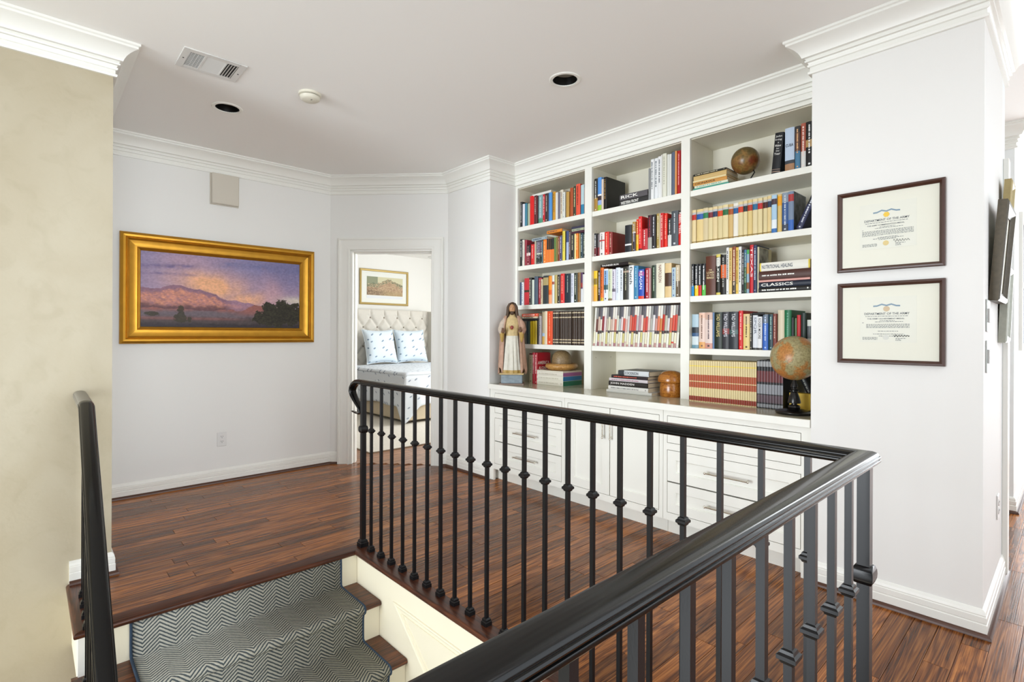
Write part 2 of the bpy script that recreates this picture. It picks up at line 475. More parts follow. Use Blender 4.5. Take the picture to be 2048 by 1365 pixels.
# bull-nosed edge board around the stair opening
npro = [(-0.09, -0.0005)] + [(-0.012 + 0.0135 * cos(t_), -0.0135 + 0.0135 * sin(t_) + 0.0) for t_ in [pi / 2 - i * pi / 8 for i in range(9)]] + [(-0.09, -0.027)]
def boards(path, n, prof_, mats_, name, parent):
    P = [Vector(p) for p in path]; n = Vector(n); k = len(P); rings = []
    for i in range(k):
        sg = []
        if i > 0: sg.append((P[i] - P[i - 1]).normalized().cross(n))
        if i < k - 1: sg.append((P[i + 1] - P[i]).normalized().cross(n))
        m = sg[0] if len(sg) == 1 else (sg[0] + sg[1]) / (1 + sg[0].dot(sg[1]))
        rings.append([P[i] + m * a + n * b for a, b in prof_])
    for i in range(k - 1):
        MB().loft([rings[i], rings[i + 1]]).build(name, mats_[i], parent, smooth=40)
boards([(-3.343, 0.142, 0), (-2.77, 0.142, 0), (-2.77, 1.362, 0), (-0.40, 1.362, 0), (-0.40, -3.9, 0)], (0, 0, 1), npro, [WOODN, WOODNY, WOODN, WOODNY], 'nosing_board', floor)

# crown, baseboards, shoe mouldings
crown = [(0, 2.535), (0.014, 2.535), (0.016, 2.546), (0.008, 2.550), (0.008, 2.568), (0.016, 2.571), (0.018, 2.580), (0.012, 2.583), (0.016, 2.592), (0.026, 2.594), (0.027, 2.602), (0.021, 2.605), (0.026, 2.612), (0.037, 2.615), (0.041, 2.626), (0.050, 2.642), (0.064, 2.657), (0.080, 2.668), (0.094, 2.674), (0.094, 2.684), (0.103, 2.688), (0.103, 2.6995), (0, 2.6995)]
def crown_run(path, name):
    struct(MB().sweep([(x, y, 0) for x, y in path], (0, 0, 1), crown).build(name, TRIM, smooth=25))
crown_run([(-3.345, -4.0), (-3.345, 0.318), (-4.80, 0.318), (-4.80, 2.10), (B.x, B.y), (NX0, WY), (NX0, 3.165), (NX1, 3.165), (NX1, WY), (-0.262, WY), (-0.262, 3.75), (-1.0, 3.75)], 'trim_1')
crown_run([(-0.9, 5.03), (-0.30, 5.03), (-0.30, 7.5)], 'trim_2')
base = [(0, 0.004), (0.016, 0.004), (0.016, 0.052), (0.0125, 0.056), (0.0145, 0.060), (0.0145, 0.082), (0.011, 0.086), (0.0125, 0.090), (0.010, 0.101), (0.004, 0.110), (0, 0.112)]
shoe = [(0.016, 0.0), (0.031, 0.0), (0.030, 0.009), (0.025, 0.016), (0.016, 0.019)]
def base_run(path, name, shoe_m=SHOE):
    o = struct(MB().sweep([(x, y, 0) for x, y in path], (0, 0, 1), base).build(name, TRIM, smooth=20))
    MB().sweep([(x, y, 0) for x, y in path], (0, 0, 1), shoe).build('shoe_moulding', shoe_m, o, smooth=40)
cl = dw(0.078, 0, 0); cr_ = dw(1.082, 0, 0)
base_run([(-3.345, 0.153), (-3.345, 0.318), (-4.80, 0.318), (-4.80, 2.10), cl[:2]], 'baseboard_painting')
base_run([cr_[:2], (B.x, B.y), (NX0 - 0.002, WY)], 'baseboard_doorway')
base_run([(NX1 + 0.002, WY), (-0.262, WY), (-0.262, 3.735)], 'baseboard_certificates')
base_run([(-0.34, 5.03), (-0.30, 5.03), (-0.30, 7.45)], 'baseboard_hall')

# door casing on the angled wall (moulded) and the jamb lining
mb = MB()
def dpath(s0, s1, z0, z1):
    return [dw(s0, 0, z0), dw(s0, 0, z1), dw(s1, 0, z1), dw(s1, 0, z0)]
cas = [(0, 0), (0, 0.024), (0.006, 0.026), (0.016, 0.026), (0.020, 0.021), (0.026, 0.021), (0.030, 0.019), (0.060, 0.014), (0.085, 0.012), (0.088, 0.015), (0.106, 0.015), (0.110, 0.011), (0.110, 0)]
mb.sweep(dpath(0.082, 1.079, 0.0, 2.126), (ND.x, ND.y, 0), cas)
struct(mb.build('trim_3', TRIM, smooth=20))
mb = MB(); wj = 0.018
def wbox(s0, s1, d0, d1, z0, z1, m=mb):
    m.prism([dw(s0, d0, 0)[:2], dw(s1, d0, 0)[:2], dw(s1, d1, 0)[:2], dw(s0, d1, 0)[:2]], z0, z1)
wbox(OL - 0.002, OL + wj, -0.125, 0.002, 0, OZ); wbox(OR - wj, OR + 0.002, -0.125, 0.002, 0, OZ); wbox(OL, OR, -0.125, 0.002, OZ - wj, OZ + 0.002)
wbox(OL + wj, OL + wj + 0.011, -0.085, -0.045, 0, OZ - wj); wbox(OR - wj - 0.011, OR - wj, -0.085, -0.045, 0, OZ - wj); wbox(OL + wj, OR - wj, -0.085, -0.045, OZ - wj - 0.011, OZ - wj)
struct(mb.build('trim_4', TRIM))
# hall: casing at the end of the wall with pictures, far wall
mb = MB(); mb.box(-0.262, -0.240, 3.665, 3.752, 0.0, 2.14); mb.box(-0.385, -0.262, 3.75, 3.768, 0.0, 2.14)
struct(mb.build('trim_5', TRIM, bevel=0.003))
# mouldings of the panel on the stair-side wall
mb = MB()
pm = [(-0.008, 0), (-0.006, 0.006), (0.0, 0.009), (0.006, 0.006), (0.009, 0)]
tri = [(-2.365, WELLY, -0.150), (-1.05, WELLY, -0.150), (-1.05, WELLY, -1.20)]
mb.sweep(tri, (0, -1, 0), pm, closed=True)
tri2 = [(-2.295, WELLY, -0.178), (-1.10, WELLY, -0.178), (-1.10, WELLY, -1.08)]
mb.sweep(tri2, (0, -1, 0), [(-0.003, 0), (-0.002, 0.004), (0.002, 0.004), (0.003, 0)], closed=True)
struct(mb.build('trim_6', CREAM))

# ------------------------------------------------------------------ staircase
RISE, RUN = 0.189, 0.262
stair = empty('staircase', (-2.8, 0.75, -0.2))
tag(stair, 'dark oak staircase with cream risers descending from the landing', 'stairs')
SO = Vector((2.8, -0.75, 0.2))
SY0, SY1 = 0.166, WELLY - 0.0015
NST = 9
for i in range(NST):
    zt = -RISE * (i + 1); xr = -2.79 + RUN * i
    MB().box(xr - 0.012, xr, SY0 + 0.012, SY1, zt - 0.0, (-0.028 if i == 0 else zt + RISE - 0.028)).build('riser', CREAM, stair, SO)
    x1 = xr + RUN + 0.022
    r = 0.0135; cx = x1 - r
    prof = [(xr - 0.01, zt), (cx, zt)] + [(cx + r * sin(k * pi / 6), zt - r + r * cos(k * pi / 6)) for k in range(1, 7)] + [(xr - 0.01, zt - 2 * r)]
    rings = [[(x, y, z) for x, z in prof] for y in (0.135, SY1 - 0.001)]
    MB().loft(rings).build('tread', WOODT, stair, SO, smooth=40)
    m2 = MB(); m2.box(xr - 0.02, xr + RUN - 0.012, SY0 - 0.006, SY0 + 0.012, zt - 0.027 - RISE * 0.98 if i < NST - 1 else zt - 0.2, zt - 0.027)
    m2.build('stringer', CREAM, stair, SO)
MB().box(-2.806, -2.788, SY0 - 0.010, SY0 + 0.012, -RISE, -0.028).build('corner_trim', TRIM, stair, SO)
MB().box(-3.345, -2.806, SY0 - 0.002, SY0 + 0.012, -0.30, -0.028).build('landing_fascia', CREAM, stair, SO)

# runner: one strip of carpet laid over risers and treads, with navy binding at both edges
RY0, RY1 = 0.334, 1.286
path = []
def addp(x, z): path.append((x, z))
addp(-2.786, -0.029)
for i in range(7):
    zt = -RISE * (i + 1); xr = -2.79 + RUN * i; x1 = xr + RUN + 0.022
    for k in range(1, 4):
        addp(xr + 0.006, (zt + RISE - 0.03) + (zt + 0.012 - (zt + RISE - 0.03)) * k / 4)
    addp(xr + 0.008, zt + 0.018); addp(xr + 0.020, zt + 0.009)
    for k in range(1, 5):
        addp(xr + 0.02 + (x1 - 0.02 - xr - 0.02) * k / 5, zt + 0.008)
    cxx = x1 - 0.012; rr = 0.022
    for k in range(0, 7):
        a_ = k * pi / 6
        addp(cxx + rr * sin(a_), zt - 0.014 + rr * cos(a_))
    addp(xr + RUN + 0.012, zt - 0.038)
def runner_mat():
    m = bpy.data.materials.new('herringbone_wool'); m.use_nodes = True
    nt = m.node_tree; L = nt.links; N = nt.nodes; b = N['Principled BSDF']
    uv = N.new('ShaderNodeUVMap'); uv.uv_map = 'weave'
    sp = N.new('ShaderNodeSeparateXYZ'); L.new(uv.outputs[0], sp.inputs[0])
    def M(op, a, b_=None, c=None):
        n = N.new('ShaderNodeMath'); n.operation = op
        for i, x in enumerate((a, b_, c)):
            if x is None: continue
            if isinstance(x, (int, float)): n.inputs[i].default_value = x
            else: L.new(x, n.inputs[i])
        return n.outputs[0]
    # zig-zag: columns 52 mm wide
    tri_ = M('PINGPONG', sp.outputs['X'], 0.0625)
    v = M('MULTIPLY_ADD', tri_, 0.85, sp.outputs['Y'])
    nz = N.new('ShaderNodeTexNoise'); nz.inputs['Scale'].default_value = 90; L.new(uv.outputs[0], nz.inputs['Vector'])
    v = M('MULTIPLY_ADD', nz.outputs['Fac'], 0.004, v)
    st_ = M('PINGPONG', v, 0.0088)
    st_ = M('DIVIDE', st_, 0.0088)
    cr = N.new('ShaderNodeValToRGB'); e = cr.color_ramp.elements
    e[0].position = 0.34; e[0].color = (*lin('4a5052'), 1)
    e[1].position = 0.56; e[1].color = (*lin('aeab9e'), 1)
    L.new(st_, cr.inputs[0])
    n2 = N.new('ShaderNodeTexNoise'); n2.inputs['Scale'].default_value = 420; n2.inputs['Detail'].default_value = 2; L.new(uv.outputs[0], n2.inputs['Vector'])
    mx = N.new('ShaderNodeMix'); mx.data_type = 'RGBA'; mx.blend_type = 'MULTIPLY'; mx.inputs['Factor'].default_value = 0.6
    g = N.new('ShaderNodeValToRGB'); g.color_ramp.elements[0].position = 0.3; g.color_ramp.elements[0].color = (0.45, 0.47, 0.48, 1); g.color_ramp.elements[1].position = 0.6
    L.new(n2.outputs['Fac'], g.inputs[0]); L.new(cr.outputs[0], mx.inputs['A']); L.new(g.outputs[0], mx.inputs['B'])
    L.new(mx.outputs['Result'], b.inputs['Base Color'])
    bp = N.new('ShaderNodeBump'); bp.inputs['Strength'].default_value = 0.8; bp.inputs['Distance'].default_value = 0.004
    L.new(st_, bp.inputs['Height']); L.new(bp.outputs[0], b.inputs['Normal'])
    b.inputs['Roughness'].default_value = 0.95; b.inputs['Specular IOR Level'].default_value = 0.1
    MATS['herringbone_wool'] = m
    return m
RUNM = runner_mat()
NAVY = mat('navy_binding', '27384a', 0.9, var=0.3, vscale=200)
runner = empty('stair_runner', (-2.7, 0.81, -0.2)); RO = Vector((2.7, -0.81, 0.2))
tag(runner, 'grey and cream herringbone carpet runner with navy edge on the stairs', 'carpet')
me = bpy.data.meshes.new('carpet')
vs = []; fs = []; uvs = []
dist = [0]
for i in range(1, len(path)):
    dist.append(dist[-1] + hypot(path[i][0] - path[i - 1][0], path[i][1] - path[i - 1][1]))
for i, (x, z) in enumerate(path):
    vs += [(x, RY0, z), (x, RY1, z)]
for i in range(len(path) - 1):
    fs.append((2 * i, 2 * i + 1, 2 * i + 3, 2 * i + 2))
# closed back a few mm behind
me.from_pydata(vs, [], fs); me.materials.append(RUNM)
ul = me.uv_layers.new(name='weave')
for p in me.polygons:
    for li in p.loop_indices:
        vi = me.loops[li].vertex_index
        ul.data[li].uv = (vs[vi][1], dist[vi // 2])
me.polygons.foreach_set('use_smooth', [True] * len(me.polygons)); me.set_sharp_from_angle(angle=radians(50))
co = link('carpet', me, runner, RO)
sol = co.modifiers.new('thickness', 'SOLIDIFY'); sol.thickness = 0.005; sol.offset = 0
for y in (RY0, RY1):
    MB().tube([(x, y, z) for x, z in path], 0.0062, 6).build('binding', NAVY, runner, RO, smooth=60)
# ------------------------------------------------------------------ iron railing around the stair opening
RX, RYL = -0.337, 1.430
def sq(h, z): return [(-h, -h, z), (h, -h, z), (h, h, z), (-h, h, z)]
def meshof(mb, name, m, smooth=None):
    o = mb.build(name, m, smooth=smooth); me = o.data; bpy.data.objects.remove(o, do_unlink=True); return me
BAR = meshof(MB().loft([sq(0.0070, 0.01), sq(0.0070, 0.937)]), 'baluster', IRON)
KNK = meshof(MB().loft([sq(0.0072, -0.0135), sq(0.0105, -0.0115), sq(0.0120, -0.0070), sq(0.0160, -0.0040), sq(0.0160, 0.0030), sq(0.0120, 0.0065), sq(0.0105, 0.0115), sq(0.0072, 0.0135)]), 'knuckle', IRON)
SHO = meshof(MB().loft([sq(0.0165, 0.0), sq(0.0165, 0.016), sq(0.0135, 0.019), sq(0.0135, 0.026), sq(0.0095, 0.032)]), 'shoe', IRON)
NBAR = meshof(MB().loft([sq(0.0130, 0.01), sq(0.0130, 0.937)]), 'newel_post', IRON)
NKN = meshof(MB().loft([sq(0.0132, -0.0215), sq(0.0170, -0.0195), sq(0.0205, -0.010), sq(0.0212, 0.0), sq(0.0205, 0.010), sq(0.0170, 0.0195), sq(0.0132, 0.0215)]), 'knuckle', IRON, 50)
NSH = meshof(MB().loft([sq(0.0245, 0.0), sq(0.0245, 0.022), sq(0.0205, 0.026), sq(0.0205, 0.033), sq(0.0150, 0.041)]), 'shoe', IRON)
rail = empty('stair_railing', (-2.81, 1.43, 0)); O2 = Vector((2.81, -1.43, 0))
tag(rail, 'black iron guard railing with square balusters wrapping around the stair opening', 'railing')
def baluster(parent, x, y, z=0.0, h=None, kz=0.68):
    o = link('baluster', BAR, parent, Vector((x, y, z)) + (O2 if parent is rail else Vector((0, 0, 0))))
    if h is not None:
        o.scale = (1, 1, h / 0.925)
    else:
        link('knuckle', KNK, o, (0, 0, kz)); link('shoe', SHO, o, (0, 0, 0))
    return o
def newel(x, y):
    o = link('newel_post', NBAR, rail, Vector((x, y, 0)) + O2)
    link('knuckle', NKN, o, (0, 0, 0.677)); link('shoe', NSH, o, (0, 0, 0))
newel(-2.81, RYL); newel(RX, 1.437)
for i in range(21):
    baluster(rail, -2.712 + 0.1128 * i, RYL)
for i in range(20):
    baluster(rail, RX, 1.313 - 0.1155 * i)
hp = [(0.0, 0.940), (0.011, 0.940), (0.011, 0.933), (0.020, 0.933), (0.0245, 0.9355), (0.0272, 0.9385), (0.0278, 0.9415), (0.0268, 0.9440), (0.0242, 0.9450), (0.0242, 0.9462), (0.0270, 0.9472), (0.0278, 0.9495), (0.0268, 0.9520), (0.0245, 0.9530), (0.0245, 0.9545), (0.0230, 0.9580), (0.0190, 0.9615), (0.0135, 0.9640), (0.007, 0.9652), (0, 0.9656)]
prof = hp[1:] + [(-a, b) for a, b in reversed(hp[1:-1])]
MB().sweep([(-2.80, RYL, 0), (RX, RYL, 0), (RX, -1.35, 0)], (0, 0, 1), prof).build('handrail', RAILM, rail, O2, smooth=35)
vol = [(-2.80, 0.9495), (-2.845, 0.950), (-2.885, 0.945), (-2.92, 0.931), (-2.943, 0.910), (-2.950, 0.888), (-2.940, 0.866), (-2.918, 0.846), (-2.888, 0.824), (-2.862, 0.804), (-2.848, 0.785), (-2.846, 0.768), (-2.858, 0.762), (-2.90, 0.762), (-2.945, 0.766)]
vw = [0.0265, 0.0265, 0.0262, 0.026, 0.025, 0.024, 0.023, 0.022, 0.021, 0.018, 0.016, 0.015, 0.014, 0.012, 0.010]
vt = [0.0155, 0.0155, 0.015, 0.014, 0.0125, 0.012, 0.011, 0.010, 0.009, 0.008, 0.007, 0.006, 0.006, 0.005, 0.004]
rings = []
for i, (x, z) in enumerate(vol):
    p = Vector((x, 0, z)); a_ = Vector((*[vol[min(i + 1, len(vol) - 1)][k] - vol[max(i - 1, 0)][k] for k in (0,)], 0, vol[min(i + 1, len(vol) - 1)][1] - vol[max(i - 1, 0)][1])).normalized()
    nn = Vector((-a_.z, 0, a_.x)); rg = []
    for k in range(14):
        th = 2 * pi * k / 14; cc, ss = cos(th), sin(th)
        rg.append(p + Vector((0, RYL + vw[i] * abs(cc) ** 0.6 * (1 if cc > 0 else -1), 0)) + nn * (vt[i] * abs(ss) ** 0.8 * (1 if ss > 0 else -1)))
    rings.append(rg)
MB().loft(rings).build('scroll_end', RAILM, rail, O2, smooth=40)

# second handrail, at the open side of the stairs
lr = empty('stair_handrail', (-2.8, 0.182, 0.0), radians(-1.0))
tag(lr, 'dark sloping handrail along the open side of the stairs by the beige wall', 'railing')
pr2 = [((z - 0.949) * 1.1, y * 0.98) for y, z in prof]
MB().sweep([(-0.065, 0, 0.926), (0.0, 0, 0.922), (0.955, 0, 0.232), (2.25, 0, -0.705)], (0, 1, 0), pr2).build('handrail', RAILM, lr, smooth=35)
MB().sweep([(-0.54, 0, 0.926), (-0.063, 0, 0.926)], (0, 1, 0), pr2).build('rail_return', mat('rail_reflection_grey', '77736a', 0.4), lr, smooth=35)  # level stretch coloured lighter to stand in for the ceiling's reflection
for x in (-0.352, -0.23, -0.108, 0.0):
    o = link('baluster', BAR, lr, (x, 0.006, 0)); o.scale = (1, 1, 0.965)
    link('shoe', SHO, o, (0, 0, 0.0))
for i in range(4):
    for f_ in (0.32, 0.78):
        x = 0.01 + RUN * (i + f_); zt = -RISE * (i + 1)
        o = link('baluster', BAR, lr, (x, 0.0, zt)); o.scale = (1, 1, (0.905 - 0.7225 * x - zt) / 0.937)
        link('shoe', SHO, o, (0, 0, 0.0))

# ------------------------------------------------------------------ built-in bookcase
FY = 3.170
Z0 = 0.808
SH = [1.142, 1.482, 1.826, 2.170]
BAYS = [(-3.358, -2.600), (-2.532, -1.784), (-1.722, -0.972)]
bc = empty('bookcase', (-2.14, FY + 0.16, Z0)); BO = Vector((2.14, -FY - 0.16, -Z0))
tag(bc, 'white built-in bookcase of three bays filling the wall niche', 'bookcase')
MB().box(NX0, NX1, NYB - 0.012, NYB - 0.001, Z0, 2.53).build('back_panel', SHELFW, bc, BO)
for x0, x1, nm in ((NX0 + 0.001, BAYS[0][0], 'side_panel'), (BAYS[0][1], BAYS[1][0], 'divider'), (BAYS[1][1], BAYS[2][0], 'divider'), (BAYS[2][1], NX1 - 0.001, 'side_panel')):
    o = MB().box(x0, x1, FY + 0.02, NYB - 0.012, Z0, 2.53).build(nm, SHELFW, bc, BO)
    MB().box(x0, x1, FY, FY + 0.02, Z0, 2.512).build('stile', CABW, bc, BO)
MB().box(NX0 + 0.001, NX1 - 0.001, FY, FY + 0.02, 2.512, 2.60).build('top_rail', CABW, bc, BO)
MB().box(NX0 + 0.001, NX1 - 0.001, FY + 0.02, NYB - 0.012, 2.508, 2.53).build('top_panel', SHELFW, bc, BO)
for x0, x1 in BAYS:
    for z in SH:
        MB().box(x0 + 0.001, x1 - 0.001, FY + 0.006, NYB - 0.012, z - 0.038, z).build('shelf', CABW, bc, BO, bevel=0.0015)
# shelf-pin holes in the bay sides that show bare (drilled rows)
PIN = mat('pin_hole_dark', '6a6558', 0.9)
for bx, z_list in ((BAYS[1][0], (1.93, 1.98, 2.03)), (BAYS[1][0], (1.05,))):
    for z in z_list:
        for y in (FY + 0.06, FY + 0.25):
            MB().tube([(bx - 0.001, y, z), (bx + 0.0006, y, z)], 0.003, 8).build('pin_hole', PIN, bc, BO)

ct = MB().box(NX0 + 0.001, NX1 - 0.001, 2.874, NYB - 0.012, Z0 - 0.040, Z0).build('countertop', mat('counter_reflection_beige', 'b8b39c', 0.16, coat=0.2))  # top coloured darker to imitate the shelf interior reflected in it
MB().box(NX0 + 0.001, NX1 - 0.001, 2.858, 2.8735, Z0 - 0.040, Z0).build('front_edge', CABW, ct, bevel=0.002)
tag(ct, 'long pale countertop running under the bookcase bays', 'countertop')

CF = 2.885                                               # face of the base cabinets
def shaker(x0, x1, z0, z1, parent, name, off, st=0.055):
    """an inset front with a recessed centre field, its dark reveal gap behind it"""
    o = MB().box(x0 + 0.003, x1 - 0.003, CF + 0.012, CF + 0.02, z0 + 0.003, z1 - 0.003).build(name, CABW, parent, off)
    mb_ = MB()
    x0 += 0.003; x1 -= 0.003; z0 += 0.003; z1 -= 0.003
    pth = [(x0, CF, z0), (x0, CF, z1), (x1, CF, z1), (x1, CF, z0)]
    # frame swept around the edge: inward = +a
    pr_ = [(0, 0), (0, 0.012), (st + 0.005, 0.012), (st + 0.004, 0.006), (st, 0.001), (st, 0)]
    mb_.sweep(pth, (0, -1, 0), [(a, -b) for a, b in pr_], closed=True)
    f = mb_.build('front_frame', CABW, o)
    return o
def bar_handle(parent, c, length, vertical, off):
    m = MB(); r = 0.0048
    if vertical:
        m.tube([(c[0], c[1] - 0.028, c[2] - length / 2), (c[0], c[1] - 0.028, c[2] + length / 2)], r, 10)
        for s_ in (-1, 1):
            z = c[2] + s_ * (length / 2 - 0.012)
            m.tube([(c[0], c[1], z), (c[0], c[1] - 0.028, z)], 0.005, 8); m.sphere((c[0], c[1] - 0.028, c[2] + s_ * length / 2), 0.0075, 10, 6)
    else:
        m.tube([(c[0] - length / 2, c[1] - 0.028, c[2]), (c[0] + length / 2, c[1] - 0.028, c[2])], r, 10)
        for s_ in (-1, 1):
            x = c[0] + s_ * (length / 2 - 0.012)
            m.tube([(x, c[1], c[2]), (x, c[1] - 0.028, c[2])], 0.005, 8); m.sphere((c[0] + s_ * length / 2, c[1] - 0.028, c[2]), 0.0075, 10, 6)
    m.build('handle', NICK, parent, off, smooth=50)
def cabinet(name, label, x0, x1, fronts, foot_l=False, foot_r=False):
    root = empty(name, ((x0 + x1) / 2, CF + 0.2, 0)); off = Vector((-(x0 + x1) / 2, -CF - 0.2, 0))
    tag(root, label, 'cabinet')
    MB().box(x0, x1, CF + 0.021, NYB - 0.014, 0.10, Z0 - 0.041).build('body', CABW, root, off)
    # face frame around the openings
    fm = MB()
    zb, zt = 0.095, Z0 - 0.041
    xs = sorted({f[0] for f in fronts}); xe = max(f[1] for f in fronts); xa = min(f[0] for f in fronts)
    fm.box(x0, xa, CF, CF + 0.021, zb, zt); fm.box(xe, x1, CF, CF + 0.021, zb, zt)
    zs = sorted({(f[2], f[3]) for f in fronts})
    fm.box(xa, xe, CF, CF + 0.021, zb, zs[0][0]); fm.box(xa, xe, CF, CF + 0.021, zs[-1][1], zt)
    for a_, b_ in zip(zs, zs[1:]):
        if b_[0] - a_[1] > 0.004:
            fm.box(xa, xe, CF, CF + 0.021, a_[1], b_[0])
    if foot_l: fm.box(x0, x0 + 0.045, CF, CF + 0.021, 0.0, zb)
    if foot_r: fm.box(x1 - 0.045, x1, CF, CF + 0.021, 0.0, zb)
    fm.build('face_frame', CABW, root, off)
    MB().box(x0, x1, 2.945, 2.960, 0.0, 0.099).build('toe_kick', CABW, root, off)
    gm = MB()
    gm.box(xa, xe, CF + 0.0205, CF + 0.0209, zs[0][0], zs[-1][1])
    gm.build('reveal', GAP, root, off)
    for f in fronts:
        o = shaker(f[0], f[1], f[2], f[3], root, f[4], off, f[5] if len(f) > 5 else 0.055)
        if f[4] == 'drawer':
            bar_handle(o, ((f[0] + f[1]) / 2, CF, (f[2] + f[3]) / 2 + 0.005), 0.245, False, None)
        else:
            xh = f[1] - 0.045 if f[0] < -2.3 else f[0] + 0.018 + 0.0
            xh = f[1] - 0.043 if f[0] < -2.3 else f[0] + 0.020
            bar_handle(o, (xh, CF, 0.605), 0.15, True, None)
    return root
dz = [(0.141, 0.330), (0.332, 0.526), (0.567, 0.735)]
cabinet('drawer_cabinet', 'white cabinet of three drawers at the bedroom doorway end', NX0 + 0.002, -2.548, [(-3.327, -2.574, a_, b_, 'drawer') for a_, b_ in dz], foot_l=True)
cabinet('door_cabinet', 'white cabinet with a pair of tall doors between the drawer banks', -2.546, -1.739, [(-2.518, -2.1415, 0.141, 0.733, 'door', 0.06), (-2.1415, -1.765, 0.141, 0.733, 'door', 0.06)])
cabinet('drawer_cabinet', 'white cabinet of three drawers beside the certificate wall', -1.737, NX1 - 0.002, [(-1.711, -0.952, a_, b_, 'drawer') for a_, b_ in dz], foot_r=True)
